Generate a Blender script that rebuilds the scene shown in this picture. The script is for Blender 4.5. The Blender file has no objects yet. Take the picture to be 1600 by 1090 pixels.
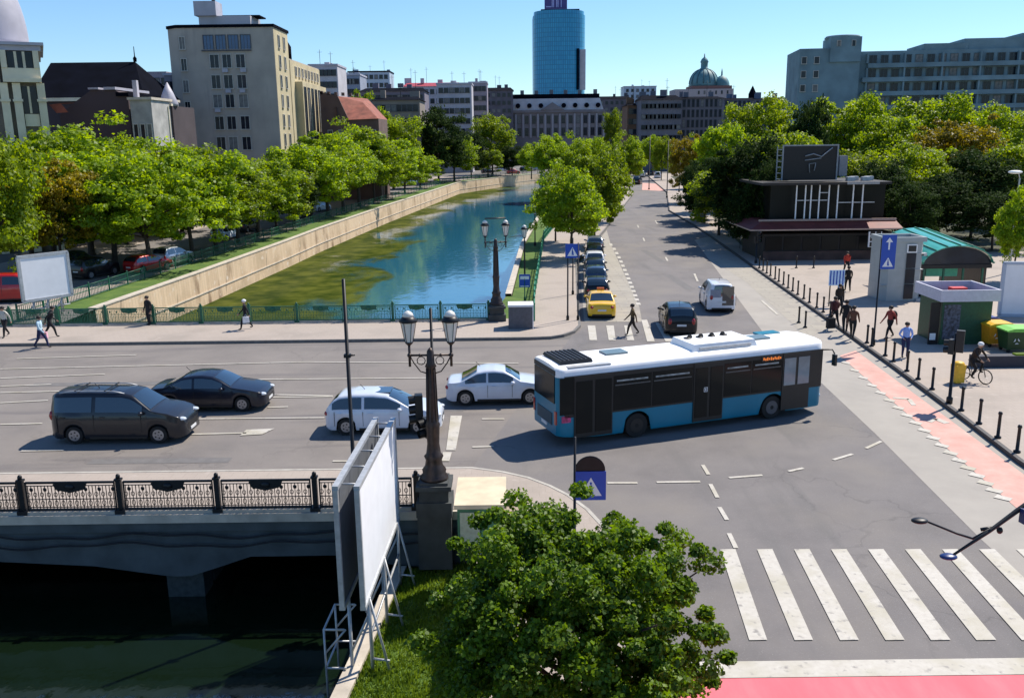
import bpy, math, random
import numpy as np
from mathutils import Vector, Matrix
R = math.radians
random.seed(7); rng = np.random.default_rng(7)
sc = bpy.context.scene; COL = sc.collection
# ------------------------------------------------------------ camera, sky, sun, exposure
F = 1400.0; PITCH = math.atan(330 / F); RS = math.sin(.0122); RC = math.cos(.0122); EYE = 11.0
cd = bpy.data.cameras.new('camera'); cam = bpy.data.objects.new('camera', cd); COL.objects.link(cam); sc.camera = cam
cd.sensor_width = 36; cd.lens = 36 * F / 1600; cd.clip_start = .3; cd.clip_end = 6000
up0 = Vector((0, math.sin(PITCH), math.cos(PITCH))); rt0 = Vector((1, 0, 0)); fw = Vector((0, math.cos(PITCH), -math.sin(PITCH)))
cr = RC * rt0 - RS * up0; cu = RS * rt0 + RC * up0
cam.matrix_world = Matrix(((cr.x, cu.x, -fw.x, 0), (cr.y, cu.y, -fw.y, 0), (cr.z, cu.z, -fw.z, EYE), (0, 0, 0, 1)))
SUN_EL, SUN_AZ = 52, 50
w = bpy.data.worlds.new('World'); sc.world = w; w.use_nodes = True
nt = w.node_tree; sky = nt.nodes.new('ShaderNodeTexSky'); sky.sky_type = 'NISHITA'; sky.sun_disc = False
sky.sun_elevation = R(SUN_EL); sky.sun_rotation = R(SUN_AZ); sky.air_density = 1.0; sky.dust_density = .1; sky.ozone_density = 3.0
bg = nt.nodes['Background']; hs = nt.nodes.new('ShaderNodeHueSaturation'); hs.inputs['Saturation'].default_value = 1.04
hs.inputs['Hue'].default_value = .5
tn_ = nt.nodes.new('ShaderNodeMix'); tn_.data_type = 'RGBA'; tn_.blend_type = 'MULTIPLY'; tn_.inputs[0].default_value = 1; tn_.inputs[7].default_value = (.80, .985, 1.16, 1)
nt.links.new(sky.outputs[0], hs.inputs['Color']); nt.links.new(hs.outputs[0], tn_.inputs[6]); nt.links.new(tn_.outputs[2], bg.inputs[0]); bg.inputs[1].default_value = .105
sl = bpy.data.lights.new('sun', 'SUN'); sl.energy = 5.0; sl.angle = R(.5); sl.color = (1, .93, .82)
so = bpy.data.objects.new('sun', sl); COL.objects.link(so)
sd = Vector((math.sin(R(SUN_AZ)) * math.cos(R(SUN_EL)), math.cos(R(SUN_AZ)) * math.cos(R(SUN_EL)), math.sin(R(SUN_EL))))
so.rotation_euler = sd.to_track_quat('Z', 'Y').to_euler()
vs = sc.view_settings; vs.view_transform = 'Standard'; vs.look = 'None'; vs.exposure = .35; vs.gamma = 1

# ------------------------------------------------------------ pixel <-> place helpers (used to measure the place)
def ray(px, py):
    dx, dy = px - 800, py - 545
    a = dx * RC - dy * RS; b = dx * RS + dy * RC
    return (a, F * math.cos(PITCH) - b * math.sin(PITCH), -b * math.cos(PITCH) - F * math.sin(PITCH))
def G(px, py, z=0):
    r = ray(px, py); t = (z - EYE) / r[2]; return (r[0] * t, r[1] * t)
def P(px, py, Y):
    r = ray(px, py); t = Y / r[1]; return (r[0] * t, EYE + r[2] * t)

# ------------------------------------------------------------ materials
MATS = {}
def mat(name, col, rough=.7, metal=0, var=.12, scale=6, bump=0, spec=.5, trans=0, emit=0, bscale=None, coat=0):
    if name in MATS: return MATS[name]
    m = bpy.data.materials.new(name); m.use_nodes = True; MATS[name] = m
    n = m.node_tree.nodes; l = m.node_tree.links; b = n['Principled BSDF']
    b.inputs['Base Color'].default_value = (*col, 1); b.inputs['Roughness'].default_value = rough
    b.inputs['Metallic'].default_value = metal; b.inputs['Specular IOR Level'].default_value = spec
    b.inputs['Coat Weight'].default_value = coat; b.inputs['Coat Roughness'].default_value = .05
    if trans: b.inputs['Transmission Weight'].default_value = trans
    if emit: b.inputs['Emission Color'].default_value = (*col, 1); b.inputs['Emission Strength'].default_value = emit
    tc = n.new('ShaderNodeTexCoord')
    if var:
        no = n.new('ShaderNodeTexNoise'); no.inputs['Scale'].default_value = scale; no.inputs['Detail'].default_value = 6
        l.new(tc.outputs['Object'], no.inputs['Vector'])
        mr = n.new('ShaderNodeMapRange'); mr.inputs[1].default_value = .3; mr.inputs[2].default_value = .7
        mr.inputs[3].default_value = 1 - var; mr.inputs[4].default_value = 1 + var
        l.new(no.outputs[0], mr.inputs[0])
        mx = n.new('ShaderNodeMix'); mx.data_type = 'RGBA'; mx.blend_type = 'MULTIPLY'; mx.inputs[0].default_value = 1
        mx.inputs[6].default_value = (*col, 1); l.new(mr.outputs[0], mx.inputs[7]); l.new(mx.outputs[2], b.inputs['Base Color'])
    if bump:
        n2 = n.new('ShaderNodeTexNoise'); n2.inputs['Scale'].default_value = bscale or scale * 4; n2.inputs['Detail'].default_value = 5
        l.new(tc.outputs['Object'], n2.inputs['Vector'])
        bp = n.new('ShaderNodeBump'); bp.inputs['Strength'].default_value = bump; bp.inputs['Distance'].default_value = .05
        l.new(n2.outputs[0], bp.inputs['Height']); l.new(bp.outputs[0], b.inputs['Normal'])
    return m
def ramp(m, stops, scale, detail=6, rough=None, stretch=None, dist=0, coord='Object'):
    """replace the base colour by a noise-driven ramp"""
    n = m.node_tree.nodes; l = m.node_tree.links; b = n['Principled BSDF']
    tc = n.new('ShaderNodeTexCoord'); no = n.new('ShaderNodeTexNoise'); no.inputs['Scale'].default_value = scale; no.inputs['Detail'].default_value = detail
    no.inputs['Roughness'].default_value = .62; no.inputs['Distortion'].default_value = dist
    if stretch:
        mp = n.new('ShaderNodeMapping'); mp.inputs['Scale'].default_value = stretch
        l.new(tc.outputs[coord], mp.inputs[0]); l.new(mp.outputs[0], no.inputs['Vector'])
    else: l.new(tc.outputs[coord], no.inputs['Vector'])
    r = n.new('ShaderNodeValToRGB'); e = r.color_ramp.elements
    while len(e) < len(stops): e.new(.5)
    for i, (p, c) in enumerate(stops): e[i].position = p; e[i].color = (*c, 1)
    l.new(no.outputs[0], r.inputs[0]); l.new(r.outputs[0], b.inputs['Base Color'])
    return r
def overlay(m, node, fac_scale, col, lo=.55, hi=.7, stretch=None):
    """mix a stain/wear colour over what feeds the base colour"""
    n = m.node_tree.nodes; l = m.node_tree.links; b = n['Principled BSDF']
    src = b.inputs['Base Color'].links[0].from_socket
    tc = n.new('ShaderNodeTexCoord'); no = n.new('ShaderNodeTexNoise'); no.inputs['Scale'].default_value = fac_scale; no.inputs['Detail'].default_value = 8
    if stretch:
        mp = n.new('ShaderNodeMapping'); mp.inputs['Scale'].default_value = stretch
        l.new(tc.outputs['Object'], mp.inputs[0]); l.new(mp.outputs[0], no.inputs['Vector'])
    else: l.new(tc.outputs['Object'], no.inputs['Vector'])
    mr = n.new('ShaderNodeMapRange'); mr.inputs[1].default_value = lo; mr.inputs[2].default_value = hi; l.new(no.outputs[0], mr.inputs[0])
    mx = n.new('ShaderNodeMix'); mx.data_type = 'RGBA'; l.new(mr.outputs[0], mx.inputs[0]); l.new(src, mx.inputs[6]); mx.inputs[7].default_value = (*col, 1)
    l.new(mx.outputs[2], b.inputs['Base Color'])
def brick(m, c1, c2, mortar, sc_=1, bw=.5, rh=.25, ms=.02):
    n = m.node_tree.nodes; l = m.node_tree.links; b = n['Principled BSDF']
    tc = n.new('ShaderNodeTexCoord'); bt = n.new('ShaderNodeTexBrick'); l.new(tc.outputs['Object'], bt.inputs['Vector'])
    bt.inputs['Color1'].default_value = (*c1, 1); bt.inputs['Color2'].default_value = (*c2, 1); bt.inputs['Mortar'].default_value = (*mortar, 1)
    bt.inputs['Scale'].default_value = sc_; bt.inputs['Brick Width'].default_value = bw; bt.inputs['Row Height'].default_value = rh; bt.inputs['Mortar Size'].default_value = ms
    l.new(bt.outputs[0], b.inputs['Base Color'])

asphalt = mat('asphalt', (.17, .16, .155), .85, var=0, bump=.25, bscale=60)
ramp(asphalt, [(.25, (.125, .113, .11)), (.5, (.165, .15, .145)), (.8, (.205, .186, .175))], .35, 9)
overlay(asphalt, None, .8, (.135, .126, .122), .56, .7, (1, .12, 1)); overlay(asphalt, None, .22, (.205, .182, .16), .5, .75); overlay(asphalt, None, 30, (.28, .26, .25), .6, .8)
asphalt2 = mat('bridge asphalt', (.2, .18, .17), .85, var=0, bump=.25, bscale=60)
ramp(asphalt2, [(.25, (.145, .13, .12)), (.5, (.195, .172, .155)), (.8, (.235, .208, .186))], .3, 9)
overlay(asphalt2, None, .9, (.14, .125, .12), .56, .68, (.1, 1, 1)); overlay(asphalt2, None, 30, (.32, .29, .26), .6, .8)
def cracks(m, sc_, col, wd=.012):
    n = m.node_tree.nodes; l = m.node_tree.links; b = n['Principled BSDF']; src = b.inputs['Base Color'].links[0].from_socket
    tc = n.new('ShaderNodeTexCoord'); w_ = n.new('ShaderNodeTexNoise'); w_.inputs['Scale'].default_value = .9; w_.inputs['Detail'].default_value = 8; l.new(tc.outputs['Object'], w_.inputs['Vector'])
    ad = n.new('ShaderNodeMix'); ad.data_type = 'RGBA'; ad.blend_type = 'LINEAR_LIGHT'; ad.inputs[0].default_value = .9; l.new(tc.outputs['Object'], ad.inputs[6]); l.new(w_.outputs[1], ad.inputs[7])
    v = n.new('ShaderNodeTexVoronoi'); v.feature = 'DISTANCE_TO_EDGE'; v.inputs['Scale'].default_value = sc_; l.new(ad.outputs[2], v.inputs['Vector'])
    lt = n.new('ShaderNodeMapRange'); lt.inputs[1].default_value = 0; lt.inputs[2].default_value = wd; lt.inputs[3].default_value = .4; lt.inputs[4].default_value = 0; l.new(v.outputs[0], lt.inputs[0])
    nm = n.new('ShaderNodeTexNoise'); nm.inputs['Scale'].default_value = .12; l.new(tc.outputs['Object'], nm.inputs['Vector']); mr = n.new('ShaderNodeMapRange'); mr.inputs[1].default_value = .48; mr.inputs[2].default_value = .58; l.new(nm.outputs[0], mr.inputs[0])
    mu = n.new('ShaderNodeMath'); mu.operation = 'MULTIPLY'; l.new(lt.outputs[0], mu.inputs[0]); l.new(mr.outputs[0], mu.inputs[1])
    mx = n.new('ShaderNodeMix'); mx.data_type = 'RGBA'; l.new(mu.outputs[0], mx.inputs[0]); l.new(src, mx.inputs[6]); mx.inputs[7].default_value = (*col, 1); l.new(mx.outputs[2], b.inputs['Base Color'])
cracks(asphalt, .22, (.07, .065, .063)); cracks(asphalt2, .2, (.09, .08, .075))
paving = mat('beige paving', (.36, .31, .26), .85, var=0, bump=.15, bscale=30)
brick(paving, (.385, .325, .275), (.375, .315, .265), (.33, .278, .235), 1, .4, .4, .012); overlay(paving, None, .35, (.30, .255, .215), .5, .75); overlay(paving, None, 3, (.41, .35, .30), .6, .75)
setts = mat('pale setts', (.36, .32, .27), .85, var=0, bump=.15, bscale=30)
brick(setts, (.37, .335, .275), (.33, .30, .25), (.22, .195, .17), 1, 1.6, .55, .02); overlay(setts, None, .7, (.27, .245, .215), .5, .75)
concrete = mat('pale concrete road', (.3, .28, .25), .85, var=0, bump=.1, bscale=40)
ramp(concrete, [(.25, (.29, .265, .235)), (.6, (.35, .32, .28)), (.85, (.385, .35, .305))], .5, 9)
kerbm = mat('kerb stone', (.42, .39, .34), .8, var=.15, scale=3)
paint = mat('road paint', (.72, .68, .6), .7, var=0); ramp(paint, [(.28, (.40, .37, .33)), (.40, (.47, .435, .38)), (.8, (.55, .52, .46))], 7, 10); overlay(paint, None, .9, (.40, .365, .28), .45, .7); overlay(paint, None, 5, (.26, .24, .22), .6, .72)
pink = mat('pink cycle surface', (.7, .26, .24), .8, var=0); ramp(pink, [(.3, (.50, .27, .22)), (.55, (.62, .34, .28)), (.8, (.62, .42, .35))], 1.2, 8)
red = mat('red bus lane surface', (.7, .14, .17), .8, var=0); ramp(red, [(.3, (.62, .10, .13)), (.5, (.72, .14, .17)), (.75, (.74, .24, .25))], .5, 8, stretch=(1, .25, 1))
grass = mat('grass', (.08, .13, .02), .95, var=0, bump=.6, bscale=25)
ramp(grass, [(.3, (.045, .095, .012)), (.55, (.09, .16, .02)), (.8, (.17, .17, .035))], .8, 9)
soil = mat('park ground', (.06, .06, .045), .95, var=0, bump=.3, bscale=5); ramp(soil, [(.3, (.035, .05, .02)), (.7, (.10, .09, .06))], .3, 9)
cityg = mat('city ground', (.14, .13, .12), .9, var=.2, scale=.05)
quay = mat('quay stone', (.45, .36, .26), .85, var=0, bump=.4, bscale=6)
brick(quay, (.66, .50, .33), (.57, .42, .27), (.36, .27, .18), 1, 1.6, .45, .012)
overlay(quay, None, .5, (.22, .14, .08), .57, .68, (1, 1, .35)); overlay(quay, None, .25, (.42, .31, .19), .5, .7); overlay(quay, None, 1.6, (.66, .56, .44), .6, .72)
cope = mat('coping stone', (.5, .44, .36), .8, var=.2, scale=2)
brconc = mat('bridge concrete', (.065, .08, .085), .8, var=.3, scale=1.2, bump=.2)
# water
water = bpy.data.materials.new('canal water'); water.use_nodes = True
n = water.node_tree.nodes; l = water.node_tree.links; b = n['Principled BSDF']
b.inputs['Roughness'].default_value = .06; b.inputs['IOR'].default_value = 2.6; b.inputs['Specular IOR Level'].default_value = .5
tc = n.new('ShaderNodeTexCoord'); no = n.new('ShaderNodeTexNoise'); no.inputs['Scale'].default_value = 1.1; no.inputs['Detail'].default_value = 4
mp = n.new('ShaderNodeMapping'); mp.inputs['Scale'].default_value = (1, .6, 1); l.new(tc.outputs['Object'], mp.inputs[0]); l.new(mp.outputs[0], no.inputs['Vector'])
n3 = n.new('ShaderNodeTexNoise'); n3.inputs['Scale'].default_value = .06; l.new(tc.outputs['Object'], n3.inputs['Vector'])
mr = n.new('ShaderNodeMapRange'); mr.inputs[1].default_value = .4; mr.inputs[2].default_value = .7; mr.inputs[3].default_value = .05; mr.inputs[4].default_value = .14; l.new(n3.outputs[0], mr.inputs[0])
bp = n.new('ShaderNodeBump'); bp.inputs['Distance'].default_value = .25; l.new(mr.outputs[0], bp.inputs['Strength']); l.new(no.outputs[0], bp.inputs['Height']); l.new(bp.outputs[0], b.inputs['Normal'])
# tree reflections painted as a matt algae-green layer, thicker towards the left quay
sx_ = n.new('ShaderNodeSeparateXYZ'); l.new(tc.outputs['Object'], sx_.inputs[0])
def mth(op, a, b_=None):
    q = n.new('ShaderNodeMath'); q.operation = op
    for i_, v_ in enumerate((a, b_)):
        if v_ is None: continue
        if isinstance(v_, (int, float)): q.inputs[i_].default_value = v_
        else: l.new(v_, q.inputs[i_])
    return q.outputs[0]
ym = mth('MAXIMUM', mth('SUBTRACT', sx_.outputs[1], 90), 0); xw_ = mth('SUBTRACT', mth('ADD', sx_.outputs[0], 27), mth('MULTIPLY', mth('MULTIPLY', ym, ym), .0007))
gx = n.new('ShaderNodeMapRange'); gx.inputs[1].default_value = 1; gx.inputs[2].default_value = 22; gx.inputs[3].default_value = .40; gx.inputs[4].default_value = -.26; l.new(xw_, gx.inputs[0])
gy = n.new('ShaderNodeMapRange'); gy.inputs[1].default_value = 80; gy.inputs[2].default_value = 200; gy.inputs[3].default_value = 0; gy.inputs[4].default_value = -.1; l.new(sx_.outputs[1], gy.inputs[0])
mp2 = n.new('ShaderNodeMapping'); mp2.inputs['Scale'].default_value = (.07, .035, 1); l.new(tc.outputs['Object'], mp2.inputs[0]); na = n.new('ShaderNodeTexNoise'); na.inputs['Scale'].default_value = 1.6; na.inputs['Detail'].default_value = 7; na.inputs['Roughness'].default_value = .65; na.inputs['Distortion'].default_value = .6; l.new(mp2.outputs[0], na.inputs['Vector'])
gn = n.new('ShaderNodeMapRange'); gn.inputs[1].default_value = 38; gn.inputs[2].default_value = 56; gn.inputs[3].default_value = -.7; gn.inputs[4].default_value = 0; l.new(sx_.outputs[1], gn.inputs[0])
s1 = n.new('ShaderNodeMath'); s1.operation = 'ADD'; l.new(mth('ADD', na.outputs[0], gn.outputs[0]), s1.inputs[0]); l.new(gx.outputs[0], s1.inputs[1]); s2 = n.new('ShaderNodeMath'); s2.operation = 'ADD'; l.new(s1.outputs[0], s2.inputs[0]); l.new(gy.outputs[0], s2.inputs[1])
mk_ = n.new('ShaderNodeMapRange'); mk_.inputs[1].default_value = .52; mk_.inputs[2].default_value = .66; l.new(s2.outputs[0], mk_.inputs[0])
nf = n.new('ShaderNodeTexNoise'); nf.inputs['Scale'].default_value = .5; nf.inputs['Detail'].default_value = 8; l.new(tc.outputs['Object'], nf.inputs['Vector']); cr2 = n.new('ShaderNodeValToRGB'); e = cr2.color_ramp.elements; e[0].position = .35; e[0].color = (.028, .045, .008, 1); e[1].position = .7; e[1].color = (.10, .11, .02, 1); l.new(nf.outputs[0], cr2.inputs[0])
mx = n.new('ShaderNodeMix'); mx.data_type = 'RGBA'; l.new(mk_.outputs[0], mx.inputs[0]); yb = n.new('ShaderNodeMapRange'); yb.inputs[1].default_value = 40; yb.inputs[2].default_value = 62; l.new(sx_.outputs[1], yb.inputs[0]); bcx = n.new('ShaderNodeMix'); bcx.data_type = 'RGBA'; l.new(yb.outputs[0], bcx.inputs[0]); bcx.inputs[6].default_value = (.005, .012, .005, 1); bcx.inputs[7].default_value = (.02, .13, .21, 1); l.new(bcx.outputs[2], mx.inputs[6]); l.new(cr2.outputs[0], mx.inputs[7]); l.new(mx.outputs[2], b.inputs['Base Color'])  # sky reflection painted into the far base colour, dark green near the bridge
df = n.new('ShaderNodeBsdfDiffuse'); l.new(cr2.outputs[0], df.inputs['Color']); mm_ = n.new('ShaderNodeMixShader'); l.new(mth('MULTIPLY', mk_.outputs[0], .93), mm_.inputs[0]); l.new(b.outputs[0], mm_.inputs[1]); l.new(df.outputs[0], mm_.inputs[2]); l.new(mm_.outputs[0], n['Material Output'].inputs['Surface'])

def leafmat(name, a, c, tr=.45):
    m = bpy.data.materials.new(name); m.use_nodes = True; n = m.node_tree.nodes; l = m.node_tree.links
    n.remove(n['Principled BSDF']); out = n['Material Output']
    geo = n.new('ShaderNodeNewGeometry'); oi = n.new('ShaderNodeObjectInfo'); tc = n.new('ShaderNodeTexCoord')
    no = n.new('ShaderNodeTexNoise'); no.inputs['Scale'].default_value = .7; l.new(tc.outputs['Object'], no.inputs['Vector'])
    ad = n.new('ShaderNodeMath'); ad.operation = 'MULTIPLY_ADD'; l.new(geo.outputs['Random Per Island'], ad.inputs[0]); ad.inputs[1].default_value = .55; l.new(no.outputs[0], ad.inputs[2])
    mr = n.new('ShaderNodeMapRange'); mr.inputs[1].default_value = .3; mr.inputs[2].default_value = 1.15; l.new(ad.outputs[0], mr.inputs[0])
    mx = n.new('ShaderNodeMix'); mx.data_type = 'RGBA'; l.new(mr.outputs[0], mx.inputs[0]); mx.inputs[6].default_value = (*a, 1); mx.inputs[7].default_value = (*c, 1)
    hv = n.new('ShaderNodeHueSaturation'); l.new(mx.outputs[2], hv.inputs['Color'])
    m2 = n.new('ShaderNodeMapRange'); m2.inputs[3].default_value = .75; m2.inputs[4].default_value = 1.2; l.new(oi.outputs['Random'], m2.inputs[0]); l.new(m2.outputs[0], hv.inputs['Value'])
    d = n.new('ShaderNodeBsdfPrincipled'); d.inputs['Roughness'].default_value = .75 if 'dark' in name else .5; d.inputs['Specular IOR Level'].default_value = .08 if 'dark' in name else .35; l.new(hv.outputs[0], d.inputs['Base Color'])
    t = n.new('ShaderNodeBsdfTranslucent'); hb = n.new('ShaderNodeHueSaturation'); hb.inputs['Value'].default_value = 1.9; hb.inputs['Saturation'].default_value = 1.04; hb.inputs['Hue'].default_value = .485
    l.new(hv.outputs[0], hb.inputs['Color']); l.new(hb.outputs[0], t.inputs['Color'])
    ms = n.new('ShaderNodeMixShader'); ms.inputs[0].default_value = tr; l.new(d.outputs[0], ms.inputs[1]); l.new(t.outputs[0], ms.inputs[2]); l.new(ms.outputs[0], out.inputs['Surface'])
    MATS[name] = m; return m
L_lime = leafmat('lime leaves', (.085, .155, .007), (.25, .35, .014), .5)
L_green = leafmat('green leaves', (.07, .13, .006), (.23, .31, .012), .5)
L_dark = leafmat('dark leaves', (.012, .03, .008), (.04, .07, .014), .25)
L_brown = leafmat('bronze leaves', (.12, .11, .008), (.30, .25, .012), .45)
L_near = leafmat('glossy leaves', (.03, .075, .006), (.17, .29, .015), .4)
bark = mat('bark', (.06, .045, .035), .9, var=.3, scale=8, bump=.5)
iron = mat('black iron', (.012, .012, .014), .45, metal=.3, var=.2)
bronze = mat('dark bronze', (.05, .035, .03), .45, metal=.5, var=.25, scale=10)
greeni = mat('green painted iron', (.008, .10, .055), .5, var=.2)
steel = mat('galvanised steel', (.45, .46, .47), .5, metal=.4, var=.15)
white = mat('white panel', (.82, .82, .84), .6, var=.04, scale=2)
whitep = mat('white paint', (.8, .8, .8), .5, var=.06)
opal = mat('opal glass', (.75, .72, .65), .3, var=.05)
rubber = mat('tyre rubber', (.012, .012, .012), .8, var=.1)
rim = mat('wheel rim', (.35, .35, .37), .35, metal=.7, var=.1)
glass = mat('car glass', (.012, .022, .03), .04, var=0, spec=1.0, coat=1)
wglass = mat('window glass', (.012, .018, .028), .15, var=.5, scale=.9, spec=.3)
blackp = mat('black plastic', (.012, .012, .013), .5, var=.1)
underm = mat('underbody', (.008, .008, .008), .9, var=0)
blue = mat('sign blue', (.01, .07, .42), .4, var=.05)
signw = mat('sign white', (.8, .8, .8), .4, var=0)
redp = mat('red lens', (.35, .01, .012), .25, var=0, coat=.6)
clear = mat('headlight lens', (.6, .65, .7), .12, var=0, coat=1)
plate = mat('number plate', (.7, .7, .7), .4, var=0)
amber = mat('amber display', (.9, .22, .03), .4, var=0, emit=.5)
ochre = mat('skin', (.45, .26, .18), .6, var=.05)
def paintm(name, c, metal=.35): return mat(name, c, .3, metal=metal, var=.05, scale=2, coat=.45 if max(c) < .1 else 1, spec=.4)
def cloth(name, c): return mat('cloth ' + name, c, .9, var=.15, scale=12)

# ------------------------------------------------------------ mesh helpers
class MB:
    def __init__(s): s.v = []; s.f = []; s.mi = []; s.m = []; s.sm = []
    def slot(s, m):
        if m not in s.m: s.m.append(m)
        return s.m.index(m)
    def add(s, vs, fs, m, smooth=False):
        o = len(s.v); k = s.slot(m); s.v += [tuple(v) for v in vs]
        for f in fs: s.f.append([i + o for i in f]); s.mi.append(k); s.sm.append(smooth)
        return s
    def box(s, c, d, m, rz=0, top=None):
        x, y, z = d[0] / 2, d[1] / 2, d[2] / 2; ca, sa = math.cos(rz), math.sin(rz); t = top or 1; vs = []
        for k in (-1, 1):
            q = t if k > 0 else 1
            for i, j in ((-1, -1), (1, -1), (1, 1), (-1, 1)):
                a, b_ = i * x * q, j * y * q; vs.append((c[0] + a * ca - b_ * sa, c[1] + a * sa + b_ * ca, c[2] + k * z))
        return s.add(vs, [(3, 2, 1, 0), (4, 5, 6, 7), (0, 1, 5, 4), (1, 2, 6, 5), (2, 3, 7, 6), (3, 0, 4, 7)], m)
    def bb(s, x0, x1, y0, y1, z0, z1, m): return s.box(((x0 + x1) / 2, (y0 + y1) / 2, (z0 + z1) / 2), (x1 - x0, y1 - y0, z1 - z0), m)
    def tube(s, pts, r, m, n=8, cap=True):
        pts = [Vector(p) for p in pts]; rs = r if isinstance(r, (list, tuple)) else [r] * len(pts); vs = []; fs = []
        for i, p in enumerate(pts):
            d = (pts[min(i + 1, len(pts) - 1)] - pts[max(i - 1, 0)]).normalized()
            a = d.orthogonal().normalized() if i == 0 else (a - d * a.dot(d)).normalized(); b_ = d.cross(a)
            for k in range(n):
                t = 2 * math.pi * k / n; vs.append(p + (a * math.cos(t) + b_ * math.sin(t)) * rs[i])
        for i in range(len(pts) - 1):
            for k in range(n): fs.append((i * n + k, i * n + (k + 1) % n, (i + 1) * n + (k + 1) % n, (i + 1) * n + k))
        if cap: fs += [tuple(range(n - 1, -1, -1)), tuple(range((len(pts) - 1) * n, len(pts) * n))]
        return s.add(vs, fs, m, True)
    def lathe(s, c, prof, m, n=16, sx=1, sy=1):
        vs = []; fs = []
        for (r, z) in prof:
            for k in range(n): t = 2 * math.pi * k / n; vs.append((c[0] + r * math.cos(t) * sx, c[1] + r * math.sin(t) * sy, c[2] + z))
        for i in range(len(prof) - 1):
            for k in range(n): fs.append((i * n + k, i * n + (k + 1) % n, (i + 1) * n + (k + 1) % n, (i + 1) * n + k))
        fs += [tuple(range(n - 1, -1, -1)), tuple(range((len(prof) - 1) * n, len(prof) * n))]
        return s.add(vs, fs, m, n > 8)
    def wheel(s, c, r, wd, m, n=20, axis='y', r0=0):
        vs = []; fs = []
        for (rr, o) in ((r0, -wd / 2), (r * .94, -wd / 2), (r, -wd / 4), (r, wd / 4), (r * .94, wd / 2), (r0, wd / 2)):
            for k in range(n):
                t = 2 * math.pi * k / n; p = (rr * math.cos(t), o, rr * math.sin(t)) if axis == 'y' else (o, rr * math.cos(t), rr * math.sin(t))
                vs.append((c[0] + p[0], c[1] + p[1], c[2] + p[2]))
        for i in range(5):
            for k in range(n): fs.append((i * n + k, i * n + (k + 1) % n, (i + 1) * n + (k + 1) % n, (i + 1) * n + k))
        return s.add(vs, fs, m, False)
    def prism(s, poly, z0, z1, m):
        n = len(poly); vs = [(p[0], p[1], z0) for p in poly] + [(p[0], p[1], z1) for p in poly]
        return s.add(vs, [tuple(range(n - 1, -1, -1)), tuple(range(n, 2 * n))] + [(i, (i + 1) % n, n + (i + 1) % n, n + i) for i in range(n)], m)
    def yprism(s, poly, y0, y1, m):   # polygon in x,z pushed along y
        n = len(poly); vs = [(p[0], y0, p[1]) for p in poly] + [(p[0], y1, p[1]) for p in poly]
        return s.add(vs, [tuple(range(n)), tuple(range(2 * n - 1, n - 1, -1))] + [(n + i, n + (i + 1) % n, (i + 1) % n, i) for i in range(n)], m)
    def sphere(s, c, r, m, nu=12, nv=8):
        r = r if isinstance(r, tuple) else (r, r, r); vs = []; fs = []
        for j in range(nv + 1):
            ph = math.pi * j / nv
            for k in range(nu): t = 2 * math.pi * k / nu; vs.append((c[0] + r[0] * math.sin(ph) * math.cos(t), c[1] + r[1] * math.sin(ph) * math.sin(t), c[2] - r[2] * math.cos(ph)))
        for j in range(nv):
            for k in range(nu): fs.append((j * nu + k, j * nu + (k + 1) % nu, (j + 1) * nu + (k + 1) % nu, (j + 1) * nu + k))
        return s.add(vs, fs, m, True)
    def mesh(s, name):
        me = bpy.data.meshes.new(name); me.from_pydata(s.v, [], s.f)
        for m in s.m: me.materials.append(m)
        me.polygons.foreach_set('material_index', s.mi); me.polygons.foreach_set('use_smooth', s.sm); me.update(); return me
    def build(s, name, parent=None, loc=None, rz=0):
        o = bpy.data.objects.new(name, s.mesh(name)); COL.objects.link(o)
        if parent: o.parent = parent
        if loc: o.location = loc
        if rz: o.rotation_euler.z = rz
        return o
def tag(o, label, cat=None, group=None, kind=None):
    if label: o['label'] = label
    if cat: o['category'] = cat
    if group: o['group'] = group
    if kind: o['kind'] = kind
    return o
def thing(name, label, cat, loc=(0, 0, 0), rz=0, group=None):
    o = bpy.data.objects.new(name, None); COL.objects.link(o); o.location = loc; o.rotation_euler.z = rz; o.empty_display_size = .3
    return tag(o, label, cat, group)
def copy_tree(o, parent=None):
    c = o.copy(); COL.objects.link(c)
    if parent: c.parent = parent
    for ch in list(o.children): copy_tree(ch, c)
    return c
def struct(name, mb): return tag(mb.build(name), None, kind='structure')
ORD = ['first', 'second', 'third', 'fourth', 'fifth', 'sixth', 'seventh', 'eighth', 'ninth', 'tenth', 'eleventh', 'twelfth', 'thirteenth', 'fourteenth', 'fifteenth', 'sixteenth', 'seventeenth', 'eighteenth', 'nineteenth', 'twentieth', 'twenty-first', 'twenty-second', 'twenty-third', 'twenty-fourth', 'twenty-fifth', 'twenty-sixth', 'twenty-seventh', 'twenty-eighth', 'twenty-ninth', 'thirtieth']

# ------------------------------------------------------------ ground, canal
ZW = -2.9
LQ = [(-28.5, -60), (-28.3, 60)] + [G(*p) for p in ((300, 430), (450, 376), (500, 357), (599, 323), (717, 285), (780, 277), (844, 271))] + [(27, 290)]
RQ = [(-2.6, -60), (-2.6, 25.3), G(789.5, 463), G(813.7, 381.5), (5.5, 148), (12, 205), (20, 255), (27, 276)]
FAR = 2600
def sheet(name, polys, m, z=0, mb=None):
    mb = mb or MB()
    for p in polys: mb.add([(x, y, z) for x, y in p], [tuple(range(len(p)))], m)
    return mb
gm = MB()
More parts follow.
